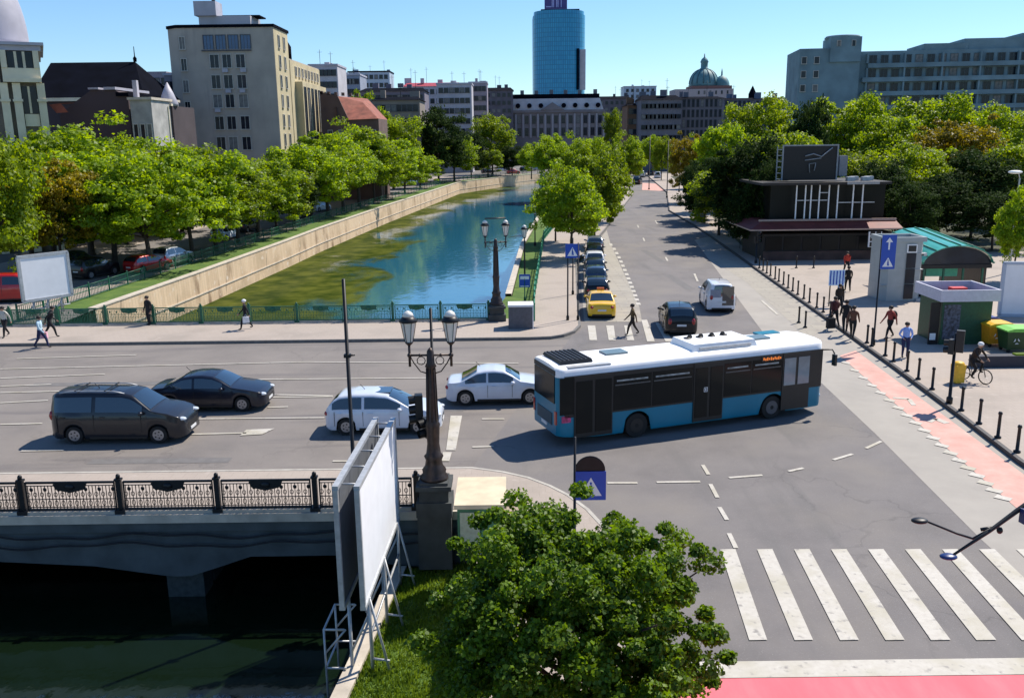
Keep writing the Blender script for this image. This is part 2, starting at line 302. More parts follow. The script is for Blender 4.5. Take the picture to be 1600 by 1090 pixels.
# left bank strips, right bank strips, as quads following the quay lines
def strips(line, far_x, mb, m, z=0):
    for a, b_ in zip(line[:-1], line[1:]): mb.add([(far_x, a[1], z), (a[0], a[1], z), (b_[0], b_[1], z), (far_x, b_[1], z)], [(0, 1, 2, 3) if far_x < 0 else (3, 2, 1, 0)], m)
strips(LQ[:-1], -FAR, gm, cityg)
RQg = [(-.85, -60), (-.85, 25.0), (-2.6, 25.01)] + RQ[2:]
strips(RQg, FAR, gm, cityg)
yl, yr = LQ[-2], RQ[-1]
gm.add([(yl[0], yl[1], 0), (27, 290, 0), (27, FAR, 0), (-FAR, FAR, 0), (-FAR, yl[1], 0)], [(0, 1, 2, 3, 4)], cityg)
gm.add([(27, 276, 0), (FAR, 276, 0), (FAR, FAR, 0), (27, FAR, 0)], [(0, 1, 2, 3)], cityg)
struct('ground', gm)
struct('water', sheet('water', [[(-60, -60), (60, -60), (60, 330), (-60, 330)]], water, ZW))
def wall_strip(line, z0, z1, th, m, batter=0, side=1, mb=None):
    mb = mb or MB(); n = len(line); ins = []
    for i, p in enumerate(line):
        a = Vector(line[max(i - 1, 0)]); b_ = Vector(line[min(i + 1, n - 1)]); d = (b_ - a).normalized(); ins.append((p[0] - d.y * th * side, p[1] + d.x * th * side, d))
    vs = []
    for p, q in zip(line, ins):
        d = q[2]; vs += [(p[0] + d.y * batter * side, p[1] - d.x * batter * side, z0), (p[0], p[1], z1), (q[0], q[1], z1), (q[0], q[1], z0)]
    fs = []
    for i in range(n - 1):
        for k in range(3): fs.append((4 * i + k, 4 * i + k + 1, 4 * i + 5 + k, 4 * i + 4 + k) if side < 0 else (4 * i + 4 + k, 4 * i + 5 + k, 4 * i + k + 1, 4 * i + k))
    return mb.add(vs, fs, m)
qt = thing('quay_wall', 'long stained stone quay wall curving along the far left side of the canal', 'quay wall', (-28, 60, 0))
def rel(line, o): return [(p[0] - o[0], p[1] - o[1]) for p in line]
wall_strip(rel(LQ[1:], (-28, 60)), -5, .0, .5, quay, .15).build('wall', qt)
wall_strip([(p[0] + .06, p[1]) for p in rel(LQ[1:], (-28, 60))], .002, .08, .6, cope).build('coping', qt)
wall_strip([(p[0] + .13, p[1]) for p in rel(LQ[1:], (-28, 60))], -1.9, -1.8, .4, cope).build('ledge', qt)
wall_strip(rel(LQ[1:], (-28, 60)), -3.9, -2.7, .02, cope, .35).build('footing', qt)
qt = thing('quay_wall', 'short pale quay edge beside the grass strip on the right bank', 'quay wall', (0, 58, 0))
wall_strip(rel(RQ[2:], (0, 58)), -5, .02, .5, quay, .1, -1).build('wall', qt)
wall_strip(rel(RQ[2:], (0, 58)), .02, .2, .45, cope, 0, -1).build('coping', qt)
# near bank below the bridge (berm at -1.75)
ZB = -1.75; qa, qb = G(608, 905, ZB), G(520, 1090, ZB)
dq = ((qb[0] - qa[0]) / (qb[1] - qa[1])); q0 = (qa[0] + dq * (25 - qa[1]), 25); q1 = (qa[0] + dq * (-10 - qa[1]), -10)
be = MB(); nx, ny = 10, 60; vs = []
for j in range(ny + 1):
    y = 25 - 35 * j / ny; xl = q0[0] + dq * (y - 25)
    for i in range(nx + 1): u = i / nx; vs.append((xl + (-.9 - xl) * u, y, ZB + .25 * u ** 2 + random.uniform(-.04, .04)))
be.add(vs, [(j * (nx + 1) + i + 1, j * (nx + 1) + i, (j + 1) * (nx + 1) + i, (j + 1) * (nx + 1) + i + 1) for j in range(ny) for i in range(nx)], grass, True)
struct('grass_bank', be)
nq = thing('quay_wall', 'sloping concrete quay edge beside the near grass under the white billboard', 'quay wall', (q0[0], 25, ZB))
l2 = [(0, 0), (q1[0] - q0[0], -35)]
wall_strip(l2, -4, .05, .35, brconc, .1, 1).build('wall', nq); wall_strip(l2, .05, .15, .4, cope, 0, 1).build('coping', nq)
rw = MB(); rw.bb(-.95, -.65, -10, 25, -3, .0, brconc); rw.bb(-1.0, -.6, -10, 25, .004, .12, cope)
tag(rw.build('retaining_wall'), 'low retaining wall between near grass bank and pavement behind the tree', 'wall')
# grass blades on the near bank: short tufts
def tufts(name, pts, h, m):
    n_ = len(pts); ang = rng.random(n_) * 6.28; hh = h * (.5 + rng.random(n_)); wd = .02 + .02 * rng.random(n_)
    v = np.zeros((n_, 3, 3)); c, s_ = np.cos(ang), np.sin(ang); lx, ly = rng.normal(0, .04, n_), rng.normal(0, .04, n_)
    v[:, 0] = pts + np.stack([-c * wd, -s_ * wd, 0 * c], 1); v[:, 1] = pts + np.stack([c * wd, s_ * wd, 0 * c], 1); v[:, 2] = pts + np.stack([lx, ly, hh], 1)
    me = bpy.data.meshes.new(name); me.from_pydata(v.reshape(-1, 3).tolist(), [], np.arange(n_ * 3).reshape(-1, 3).tolist()); me.materials.append(m)
    o = bpy.data.objects.new(name, me); COL.objects.link(o); return o
yy = 10 + 15 * rng.random(26000); xl = q0[0] + .2 + dq * (yy - 25); uu = rng.random(26000)
gp = np.stack([xl + (-1.0 - xl) * uu, yy, ZB + .25 * uu ** 2 - .02], 1)
tag(tufts('grass', gp, .13, leafmat('grass blades', (.05, .10, .01), (.16, .24, .02), .35)), 'short green grass on the near canal bank below the billboard', 'grass', kind='stuff')

# ------------------------------------------------------------ roads and pavements (layered sheets)
YN, YK, YF0, YF = 25.2, 28.6, 48.8, 54.0      # near rail, near kerb, far kerb, far rail
def gl(*pts): return [G(*p) for p in pts]
KR = [(17.0, 10)] + gl((1590, 725), (1500, 655), (1400, 580), (1290, 500), (1150, 400), (1093, 359), (1045, 330)) + [(31, 180), (40, 270)]   # right kerb line
KL = [(4.1, 53.9), G(902, 412), G(948, 358), (24, 176), (33, 270)]     # left kerb line beyond the bridge
rd = MB()
rd.add([(x, y, .004) for x, y in ((-90, YK), (-28, YK), (.4, YK), (20, YK), (20, YF0), (-90, YF0))], [(0, 1, 2, 3, 4, 5)], asphalt2)
struct('bridge_road', rd)
rs = MB(); left = [(4.2, 5), (4.2, 24.5)]; L2 = [(3.0, YK), (4.1, YF0)] + KL; Rr = [(19.5, 5), (19.5, YK), (20, YF0), (20, 53.9)]
st = [(3.5, 5), (3.5, 22.2), (2.2, 25.8), (.6, 27.5)][:0] + [(3.5, 5), (3.4, 22.5), (-1.5, YK + .01), (3.2, YF0), (4.2, 53.9)] + KL[1:]
kr_at = lambda y: next((a[0] + (b_[0] - a[0]) * (y - a[1]) / (b_[1] - a[1]) for a, b_ in zip(KR[:-1], KR[1:]) if a[1] <= y <= b_[1]), KR[-1][0])
prev = None; vs = []
st = [(2.3, 5), (1.8, 22.5), (0, 26.4), (-1.5, YK + .01), (3.2, YF0), (4.2, 53.9)] + KL[1:]
for i, p in enumerate(st): vs += [(p[0], p[1], .008), (kr_at(p[1]) + .05, p[1], .008)]
rs.add(vs, [(2 * i, 2 * i + 1, 2 * i + 3, 2 * i + 2) for i in range(len(st) - 1)], asphalt)
struct('street', rs)
# side road on the left bank and bank streets
lr = MB(); off = lambda line, d: [(p[0] - d, p[1]) for p in line]
LL = LQ[1:-1]
def band(line, d0, d1, z, m, mb):
    vs = []
    for p in line: vs += [(p[0] - d0, p[1], z), (p[0] - d1, p[1], z)]
    mb.add(vs, [(2 * i, 2 * i + 2, 2 * i + 3, 2 * i + 1) for i in range(len(line) - 1)], m)
band(LL, 6.5, 16, .006, asphalt, lr); struct('bank_road', lr)
gs = MB(); band(LL, .5, 3.2, .012, grass, gs); struct('grass_strip', gs)
ps = MB(); band(LL, 3.2, 6.5, .010, paving, ps); band(LL, 16, 22, .010, paving, ps); struct('bank_pavement', ps)
# right bank: grass strip + pavement
GF = [G(835, 505), G(835, 470), G(850, 377), (10, 148), (17, 205), (25, 255)]      # green fence line
rg = MB(); a_ = [(-1.8, 54.2)] + [RQ[2], RQ[3]] + RQ[4:7]
vs = []
for p, q in zip(a_, [(GF[0][0], 54.2)] + [G(835, 470), G(850, 377)] + GF[3:]): vs += [(p[0] + .1, p[1], .02), (q[0], q[1], .02)]
rg.add(vs, [(2 * i, 2 * i + 1, 2 * i + 3, 2 * i + 2) for i in range(len(a_) - 1)], grass); struct('grass_verge', rg)
SW = .15
def slab(name, poly, m, z=SW, edge=kerbm):
    mb = MB(); nn = len(poly); mb.add([(x, y, z) for x, y in poly], [tuple(range(nn))], m)
    vs = [(x, y, z) for x, y in poly] + [(x, y, -.05) for x, y in poly]
    mb.add(vs, [(i, nn + i, nn + (i + 1) % nn, (i + 1) % nn) for i in range(nn)], edge); return struct(name, mb)
arc = [(2.9, YF0 + .6), (3.6, YF0 + 1.6), (4.05, YF0 + 3.2), (4.15, YF)]
fwp = [(-70, YF0), (1.0, YF0), (2.1, YF0 + .15)] + arc + [(p[0] - .1, p[1]) for p in KL[1:]] + [GF[5], GF[4], GF[3], G(850, 377), G(835, 470), (1.4, YF + .2), (-70, YF + .2)]
slab('far_pavement', fwp, paving)
arc2 = [(2.7, 22.0), (2.6, 23.6), (2.2, 25.0), (1.7, 26.1), (1.15, 26.9), (.45, 27.65), (-.4, 28.2), (-1.4, YK)]
slab('near_pavement', [(-.7, 5), (2.7, 5)] + arc2 + [(-70, YK), (-70, YN - .05), (-.7, YN - .05)], paving)
krr = [(p[0] + .12, p[1]) for p in KR]
slab('right_pavement', krr[::-1][::-1] + [(75, 270), (75, 10)], paving)
# kerb stones: light edge along near and far kerbs, right one painted dark as its shaded face
def kerbline(name, line, wd, m, side, z0=-.05, z1=SW + .012):
    return tag(wall_strip(line, z0, z1, wd, m, 0, side).build(name), None, kind='structure')
kerbline('kerb', [(-70, YK + .06), (-1.4, YK + .06)] + [(x + .05, y + .04) for x, y in arc2[::-1][1:]] + [(2.76, 5)], .12, kerbm, -1)
dk = mat('shaded kerb stone', (.06, .055, .055), .7, var=.2)
kerbline('kerb', KR, .16, dk, -1, -.05, SW + .03)
kerbline('kerb', [(-70, YF0 - .04), (1.0, YF0 - .04), (2.2, YF0 + .1)] + [(p[0] + .05, p[1]) for p in arc] + [(p[0] - .05, p[1]) for p in KL[1:]], .15, mat('kerb granite', (.16, .15, .14), .8, var=.2), 1)
# paler concrete strips at the right side of the street
cs = MB()
cs.add([(x, y, .013) for x, y in gl((1600, 905), (1530, 840), (1470, 780), (1370, 680), (1285, 600), (1200, 530), (1085, 375)) + [(kr_at(100) - .02, 100)] + [(p[0] - .01, p[1]) for p in KR[::-1] if 33 < p[1] < 95] + [(kr_at(25) - .02, 25)]], [tuple(range(7 + 1 + len([p for p in KR if 33 < p[1] < 95]) + 1))], concrete)
struct('bus_lane', cs)
ss = MB(); ss.add([(x, y, .018) for x, y in gl((1110, 405), (1150, 403), (1300, 512), (1262, 528), (1165, 440))], [(4, 3, 2, 1, 0)], setts); struct('sett_strip', ss)
pk = MB(); pk.add([(x, y, .016) for x, y in gl((913, 503), (1003, 503), (999, 480), (954, 381), (948, 360), (905, 412))], [tuple(range(6))], setts); struct('parking_strip', pk)
# pink cycle path and red lane
cy = MB()
cy.add([(x, y, .022) for x, y in gl((1312, 556), (1580, 787), (1640, 840), (1640, 765), (1600, 742), (1337, 548))], [tuple(range(6))], pink)
cy.add([(x, y, .022) for x, y in gl((1003, 297), (1043, 299), (1041, 288), (1004, 286))], [tuple(range(4))], pink); struct('cycle_path', cy)
rl = MB(); rl.add([(x, y, .018) for x, y in ((2.9, 8), (16.9, 8), (16.9, 16.55), (2.9, 16.55))], [(0, 1, 2, 3)], red); struct('red_lane', rl)
# markings
mk = MB()
def mpoly(pts, z=.03): mk.add([(*G(*p), z) for p in pts], [tuple(range(len(pts)))], paint)
def mline(a, b_, wd=.14, z=.03):
    p, q = Vector(G(*a)), Vector(G(*b_)); d = (q - p).normalized(); n_ = Vector((-d.y, d.x)) * wd / 2
    mk.add([(*(p - n_), z), (*(q - n_), z), (*(q + n_), z), (*(p + n_), z)], [(0, 1, 2, 3)], paint)
for a, b_ in (((26, 561), (213, 555)), ((0, 577), (480, 566)), ((480, 566), (810, 568)), ((0, 591.5), (164, 585)), ((330, 594), (666, 591)), ((0, 604), (80, 601)), ((0, 614), (120, 611)), ((140, 611), (520, 619)),
              ((0, 630), (75, 626)), ((400, 621.5), (520, 620)), ((418, 637), (450, 636)), ((0, 663.6), (66, 662)), ((300, 655), (507, 653)), ((300, 679), (385, 677)), ((33, 705), (100, 704)), ((520, 721), (551, 721)),
              ((753, 655), (788, 655)), ((738, 699), (771, 698)), ((949, 755), (996, 755)), ((1026, 754), (1094, 753)), ((1139, 747), (1191, 743)), ((1232, 737), (1255, 732)), ((1302, 719), (1332, 710)), ((1353, 701), (1377, 690)),
              ((1098, 727), (1107, 742)), ((1110, 757), (1121, 778)), ((1124, 793), (1136, 813)), ((1139, 834), (1150, 857))): mline(a, b_, .13)
mpoly(((375, 681), (385, 672), (429, 670), (410, 679)))
mpoly(((704, 650), (722, 650), (712, 704), (697, 704))); mpoly(((692, 707), (706, 707), (702, 721), (690, 721)))
for k in range(10):     # zebra, near
    xa, xb = 1125 + 57.8 * k, 1170.6 + 71 * k
    mpoly(((xb, 1001), (xb + 28 + k * .6, 1001 - .5), (xa + 24, 858.5), (xa, 859)))
for q in (((921, 532), (933, 532), (930, 509), (918, 509)), ((951, 532), (962, 532), (959, 509), (947, 509)), ((980, 532), (991, 532), (985, 509), (975, 509)), ((1011, 534), (1023, 534), (1011, 500), (1002, 500)), ((1040, 534), (1052, 534), (1034, 505), (1024, 505))): mpoly(q)
for k in range(15):      # dotted parking edge
    u = k / 15; mline((954 + 45 * u ** .8, 381 + 99 * u), (955.3 + 45 * u ** .8, 384.5 + 99 * u), .3)
for y in (415, 432, 455, 480): mline((940 - (480 - y) * .12, y), (960 + (y - 400) * .42, y), .1)
for k in range(19):      # ticks beside the cycle path
    u = k / 18; x, y = 1322 + 246 * u, 567 + 211 * u; s_ = 8 + 8 * u; mpoly(((x - s_, y), (x + s_ * .6, y + 3 + 3 * u), (x + s_ * .9, y + .6 + u), (x - s_ * .6, y - 2.5 - 2 * u)), .034)
mline((1245, 735), (1245.5, 735.4), .1); mline((1395, 622), (1420, 624), .25, .034); mline((1420, 624), (1428, 634), .2, .034); mline((1462, 655), (1480, 662), .3, .034); mline((1452, 660), (1462, 655), .2, .034)
for a, b_ in (((1024, 345), (1027, 350)), ((1005, 372), (1007, 377)), ((1085, 428), (1090, 440)), ((1040, 402), (1043, 408)), ((1190, 470), (1215, 492)), ((996, 352), (998, 356))): mline(a, b_, .16)
mk.add([(x, y, .028) for x, y in ((2.9, 16.55), (16.9, 16.55), (16.9, 17.15), (2.9, 17.15))], [(0, 1, 2, 3)], paint)
struct('road_marking', mk)
tarm = mat('dark road patch', (.15, .141, .136), .9, var=.12, scale=3); pt = MB()
for (px, py, w_, h_, a) in ((640, 640, 4.5, .7, 0), (250, 720, 5, .5, 0), (150, 600, 6, .6, 0), (1060, 440, .7, 7, .05), (1020, 400, .6, 9, .05)):
    x, y = G(px, py); pt.add([(x + u_ * w_ / 2 * math.cos(a) - v_ * h_ / 2 * math.sin(a), y + u_ * w_ / 2 * math.sin(a) + v_ * h_ / 2 * math.cos(a), .011) for u_, v_ in ((-1, -1), (1, -1), (1, 1), (-1, 1))], [(0, 1, 2, 3)], tarm)
struct('road_patch', pt); 
# ------------------------------------------------------------ bridge
br = thing('road_bridge', 'dark concrete road bridge with shallow arches crossing the canal', 'bridge', (0, 25.1, 0))
fx = [(-30.0, -1.75)] + [(P(px, 900, 25.1)[0], P(px, py, 25.1)[1]) for px, py in ((-560, 878), (-420, 868), (-330, 880), (-250, 897), (-190, 893), (-100, 868), (0, 877), (150, 884), (259, 899), (275, 900), (300, 899), (345, 885), (394, 869), (532, 867), (600, 880))] + [(-1.0, -1.9)]
d_ = MB()
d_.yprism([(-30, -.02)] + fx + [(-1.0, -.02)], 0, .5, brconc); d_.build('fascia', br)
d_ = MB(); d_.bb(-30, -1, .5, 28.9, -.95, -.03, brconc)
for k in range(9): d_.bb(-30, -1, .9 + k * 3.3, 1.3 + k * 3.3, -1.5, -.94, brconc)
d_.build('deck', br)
d_ = MB(); d_.bb(-30, -.99, -.12, -.002, -.12, .147, cope); d_.bb(-30, -.99, -.06, -.002, -.42, -.13, brconc); d_.build('ledge', br)
d_ = MB(); d_.bb(-30, -1, 28.905, 29.1, -1.6, .14, brconc); d_.build('far_fascia', br)
for X in (P(288, 900, 25.6)[0], P(-240, 900, 25.6)[0]):
    pr_ = mat('shade-dark pier concrete', (.045, .055, .055), .9, var=.3); d_ = MB(); d_.box((X, .95, -4.0), (1.15, .8, 4.6), pr_); d_.box((X, 15, -3.9), (1.1, 26.8, 4.5), pr_); d_.build('pier', br)  # pier concrete darkened to paint in the shade below the deck
d_ = MB(); d_.bb(-3.0, -2.62, .2, 28.9, -5, -.9, brconc); d_.build('abutment', br)
cb = thing('cable', 'black cables sagging along the bridge side under the railing', 'cable', (0, 25.0, 0))
for k, z in enumerate((-.52, -.8)):
    d_ = MB(); d_.tube([(x * .8 - 1.2, -.05 - .03 * k, z + .07 * math.sin(x * .9 + k) + .04 * math.sin(x * 2.3)) for x in np.arange(-34, 0, .4)], .03, iron, 6); d_.build('strand', cb)

# ------------------------------------------------------------ railings
PL = 2.93
def rail_panel(m, mo):
    b = MB(); x0, x1 = .14, PL - .14
    for z in (.12, .98): b.bb(x0, x1, -.03, .03, z - .03, z + .03, m)
    for z in (.2, .45, .88): b.bb(x0, x1, -.012, .012, z - .012, z + .012, m)
    for x in (x0, x1): b.bb(x - .02, x + .02, -.02, .02, .1, 1, m)
    n_ = 26
    for i in range(n_):
        x = x0 + (i + .5) * (x1 - x0) / n_
        b.bb(x - .01, x + .01, -.01, .01, .12, .88, m)
        if i % 2 == 0:
            b.tube([(x + .05 * math.cos(t), 0, .32 + .09 * math.sin(t)) for t in np.linspace(0, 6.28, 9)], .012, m, 4, False)
            b.tube([(x + .05 * math.cos(t), 0, .6 + .07 * math.sin(t)) for t in np.linspace(0, 6.28, 9)], .012, m, 4, False)
        if i % 4 == 1: b.sphere((x, 0, .76), (.06, .03, .07), m, 6, 4)
    c = MB(); xm = PL / 2; c.yprism([(xm - .5, .93), (xm - .42, .76), (xm - .2, .7), (xm, .66), (xm + .2, .7), (xm + .42, .76), (xm + .5, .93), (xm + .2, 1.0), (xm - .2, 1.0)], -.035, .035, mo)
    c.sphere((xm, -.04, .84), (.16, .05, .1), mo, 8, 5)
    return b.mesh('railing_panel'), c.mesh('medallion')
def rail_post(m):
    b = MB(); b.box((0, 0, .06), (.3, .3, .12), m); b.box((0, 0, .55), (.15, .13, 1.0), m); b.box((0, 0, 1.06), (.2, .18, .06), m); b.sphere((0, 0, 1.15), (.07, .07, .09), m, 8, 6)
    b.box((0, .12, .35), (.07, .12, .6), m, 0, .6); return b.mesh('railing_post')
def railing(label, xs, y, z, m, mo, base=True):
    t = thing('bridge_railing', label, 'railing', (xs[0], y, z)); pm_, cm_ = rail_panel(m, mo); pp = rail_post(m)
    def put(name, me, x, p=t):
        o = bpy.data.objects.new(name, me); COL.objects.link(o); o.parent = p; o.location.x = x; return o
    for i, x in enumerate(xs):
        put('post', pp, x - xs[0])
        if i < len(xs) - 1:
            q = put('panel', pm_, x - xs[0]); q.scale.x = (xs[i + 1] - x) / PL; put('medallion', cm_, 0, q)
    d_ = MB(); d_.bb(0, xs[-1] - xs[0], -.12, .1, -.001, .09, cope); d_.build('base', t)
xn = P(495, 808, YN)[0]; xe = P(652, 808, YN)[0]
railing('black cast iron railing on the near side of the bridge, above the dark arches', [xn - PL * k for k in range(9, 0, -1)] + [xn, xe], YN, SW, iron, iron)
xn = P(689, 508, YF - .1)[0]
railing('green bridge railing beyond the bridge pavement with the water behind it', [xn - PL * k for k in range(18, 0, -1)] + [xn, xn + PL], YF - .1, SW, greeni, greeni)
def fence_line(name, label, line, z, m, step=2.9, h=1.0):
    t = thing(name, label, 'fence', (line[0][0], line[0][1], z)); o0 = Vector(line[0]); pts = []
    acc = 0; pts = [Vector(line[0])]
    for a, b_ in zip(line[:-1], line[1:]):
        a, b_ = Vector(a), Vector(b_); L = (b_ - a).length; s_ = step - acc
        while s_ < L: pts.append(a + (b_ - a) * s_ / L); s_ += step
        acc = L - (s_ - step)
    pts = pts[:95]; pmesh = None; inf = MB(); rl_ = MB()
    for p in pts:
        q = p - o0
        if pmesh is None: d_ = MB(); d_.box((0, 0, h / 2), (.09, .09, h + .1), m); d_.sphere((0, 0, h + .08), .07, m, 6, 4); pmesh = d_.mesh('post')
        o = bpy.data.objects.new('post', pmesh); COL.objects.link(o); o.parent = t; o.location = (q.x, q.y, 0)
    for a, b_ in zip(pts[:-1], pts[1:]):
        a, b_ = a - o0, b_ - o0
        for zz in (.1, h * .55, h - .05): rl_.tube([(*a, zz), (*b_, zz)], .035, m, 4)
        nb = 14 if (a + o0).y < 130 else 7
        for k in range(nb): u = (k + .5) / nb; q = a + (b_ - a) * u; inf.box((q.x, q.y, h / 2), (.03, .03, h * .85), m)
    rl_.build('rail', t); inf.build('infill', t)
fence_line('canal_fence', 'long green fence along the grass on the left bank of the canal', [(-28.2 - 3.2, 56)] + [(p[0] - 3.1, p[1]) for p in LL[1:]], 0, greeni)
fence_line('canal_fence', 'green fence beside the pavement on the right bank of the canal', GF[:], SW, mat('bright green paint', (.04, .28, .16), .5, var=.1), 2.4)

# ------------------------------------------------------------ lamps
def lantern_mesh(s=1.0):
    cap = MB(); cap.lathe((0, 0, 0), [(.05, -.12), (.12, -.05), (.14, 0)], bronze, 10)
    cap.lathe((0, 0, 0), [(.3, .66), (.31, .72), (.22, .80), (.19, .84)], iron, 12); cap.lathe((0, 0, 0), [(.19, .84), (.15, .95), (.07, 1.01), (.03, 1.03)], opal, 12)
    for k in range(6): t = k * math.pi / 3; cap.tube([(.135 * math.cos(t), .135 * math.sin(t), 0), (.255 * math.cos(t), .255 * math.sin(t), .67)], .014, iron, 4)
    g = MB(); g.lathe((0, 0, 0), [(.12, 0), (.235, .66)], opal, 6); return g.mesh('lantern_glass'), cap.mesh('lantern_frame')
LG, LC = lantern_mesh()
for q_ in (LG, LC): q_.transform(Matrix.Scale(.88, 4))
def put(name, me, parent, loc=(0, 0, 0), rz=0, sc_=1):
    o = bpy.data.objects.new(name, me); COL.objects.link(o); o.parent = parent; o.location = loc; o.rotation_euler.z = rz; o.scale = (sc_,) * 3; return o
def twin_lamp(label, loc, ped=True, sx=.6, rz=0, bar=False):
    t = thing('street_lamp', label, 'street lamp', loc, rz)
    if ped:
        pd = mat('dark pedestal stone', (.055, .06, .06), .85, var=.3, scale=2); b = MB(); b.box((0, 0, -.85), (1.0, 1.0, 1.7), pd); b.box((0, 0, .2), (1.05, 1.05, .45), pd); b.box((0, 0, .55), (.86, .86, .5), pd); b.box((0, 0, .86), (1.04, 1.04, .14), pd); b.box((0, 0, .96), (.84, .84, .1), pd)
        b.build('pedestal', t)
    z = 1.0 if ped else 0
    b = MB(); b.lathe((0, 0, z), [(.42, 0), (.42, .1), (.34, .16), (.36, .3), (.27, .42), (.24, .6), (.29, .72), (.22, .8), (.18, 1.1), (.2, 1.6), (.22, 1.7), (.17, 1.8)] + [(.16 - .01 * k, 1.8 + .4 * k) for k in range(1, 5)] + [(.17, 3.45), (.12, 3.55), (.1, 4.9 - z), (.03, 5.0 - z)], bronze, 14)
    for k in range(8): q = k * math.pi / 4; b.tube([(.17 * math.cos(q), .17 * math.sin(q), z + 1.8), (.13 * math.cos(q), .13 * math.sin(q), z + 3.4)], .02, bronze, 4)
    b.build('shaft', t)
    b = MB(); b.tube([(-sx, 0, 4.78), (sx, 0, 4.78)], .035, bronze, 6)
    for s_ in (-1, 1):
        b.tube([(0, 0, 4.2), (s_ * sx * .5, 0, 4.3), (s_ * sx * .8, 0, 4.55), (s_ * sx, 0, 4.78)], .02, bronze, 5)
        b.tube([(s_ * sx * .45 + .12 * math.cos(a), 0, 4.62 + .12 * math.sin(a)) for a in np.linspace(0, 6.28, 10)], .015, bronze, 4, False)
        b.tube([(s_ * sx, 0, 4.45), (s_ * sx, 0, 5.1)], .04, bronze, 6); b.sphere((s_ * sx, 0, 4.78), .07, bronze, 8, 6); b.sphere((s_ * sx * .5, 0, 4.78), .05, bronze, 8, 6)
    if bar: b.tube([(-sx, 0, 6.2), (sx, 0, 6.2)], .04, bronze, 6)
    b.build('cross_arm', t)
    for s_ in (-1, 1): g = put('lantern', LG, t, (s_ * sx, 0, 5.18)); put('lantern_frame', LC, g)
    return t
xl_ = P(680, 780, YN - .1)[0]
twin_lamp('tall bronze twin-lantern lamp on the stone pedestal in front of the white hatchback', (xl_, YN - .1, SW))
twin_lamp('bronze twin-lantern lamp at the far bridge corner with water behind it', (G(776, 507)[0], YF - .2, SW - .02), True, .62, .1, True)
def single_lamp(label, px, py, h, z=SW):
    x, y = G(px, py, z); t = thing('park_lamp', label, 'street lamp', (x, y, z), 0, 'single lantern lamps on the right bank')
    b = MB(); b.lathe((0, 0, 0), [(.14, 0), (.14, .3), (.07, .4), (.05, h * .9), (.04, h)], iron, 8); b.build('pole', t)
    g = put('lantern', LG, t, (0, 0, h)); put('lantern_frame', LC, g)
single_lamp('single lantern lamp on a thin pole beside the blue sign on the grass strip', 820, 445, 3.6)
single_lamp('single lantern lamp beside the canal, left of the leafy trees, farther one', 836, 384, 3.2)
# tall plain mast and signal mast
def pole_thing(name, label, cat, loc, h, r=.06, m=iron):
    t = thing(name, label, cat, loc); b = MB(); b.lathe((0, 0, 0), [(r * 1.8, 0), (r * 1.8, .25), (r, .3), (r * .8, h)], m, 10); b.build('pole', t); return t
x, y = G(568, 752, SW); t = pole_thing('mast', 'tall thin black mast standing behind the white billboard', 'mast', (x, YN + .7, SW), 6.9 + .0, .065)
b = MB(); b.tube([(0, 0, 4.6), (.22, 0, 4.62)], .03, iron, 6); b.box((0, 0, 4.6), (.2, .16, .1), iron); b.build('clamp', t)
x = P(683, 780, YN + .8)[0]; t = pole_thing('signal_mast', 'thin mast with traffic lights just behind the bronze lamp', 'traffic light', (x, YN + .7, SW), 6.0, .05)
def signal(parent, loc, rz=0, vert=3):
    b = MB(); b.box((0, 0, 0), (.3, .22, .3 * vert), blackp)
    for k in range(vert): b.tube([(0, -.1, .3 * (k - (vert - 1) / 2)), (0, -.3, .3 * (k - (vert - 1) / 2) - .02)], .13, blackp, 10, False)
    o = b.build('signal_head', parent, loc, rz)
    c = MB()
    for k, cc in zip(range(vert), ((.05, .3, .1), (.25, .15, .02), (.25, .02, .02))): c.wheel((0, -.115, .3 * (k - (vert - 1) / 2)), .1, .02, mat('lens %d' % k, cc, .3, var=0), 12)
    c.build('lens', o)
signal(t, (-.42, -.25, 3.0), R(-80)); signal(t, (-.15, -.5, 2.5), R(-60), 2)

# ------------------------------------------------------------ billboards
def lattice(b, p, q, w_, m, n_=6, r=.025):
    p, q = Vector(p), Vector(q); w_ = Vector(w_)
    b.tube([p, q], r, m, 6); b.tube([p + w_, q + w_], r, m, 6)
    for k in range(n_): a = p + (q - p) * k / n_; c = p + (q - p) * (k + 1) / n_; b.tube([a, c + w_], r * .7, m, 5)
bx, by = P(620, 800, 24.3)[0], 24.3; nx_ = P(568, 940, 19.3)[0]
t = thing('billboard', 'tall blank white double-faced billboard on a steel frame over the near canal edge', 'billboard', (nx_, 19.3, ZB)); sl_ = (bx - nx_) / 5.0
ang = -math.atan2(bx - nx_, 5.0)
t.rotation_euler.z = ang; zb0 = .25 - ZB; zt0 = 3.2 - ZB; LN = 5.05
def frame_face(x, side, mm):
    b = MB(); b.bb(x - .03, x + .03, 0, LN, zb0, zt0, mm); b.build('panel', t)
    b = MB()
    for z in (zb0 - .04, zt0 + .04): b.bb(x - .07, x + .07, -.08, LN + .08, z - .05, z + .05, steel)
    for y_ in (-.05, LN + .05): b.bb(x - .06, x + .06, y_ - .05, y_ + .05, zb0, zt0, steel)
    b.build('frame', t)
frame_face(.0, 1, white)
b = MB(); xb_ = -.5; b.bb(xb_ - .03, xb_ + .03, 0, LN, zb0, zt0, mat('billboard back', (.12, .13, .15), .7, var=.1)); b.build('panel', t)
b = MB()
for z in (zb0 - .04, zt0 + .04): b.bb(xb_ - .07, xb_ + .07, -.08, LN + .08, z - .05, z + .05, steel)
for y_ in (-.05, LN + .05): b.bb(xb_ - .06, xb_ + .06, y_ - .05, y_ + .05, zb0, zt0, steel)
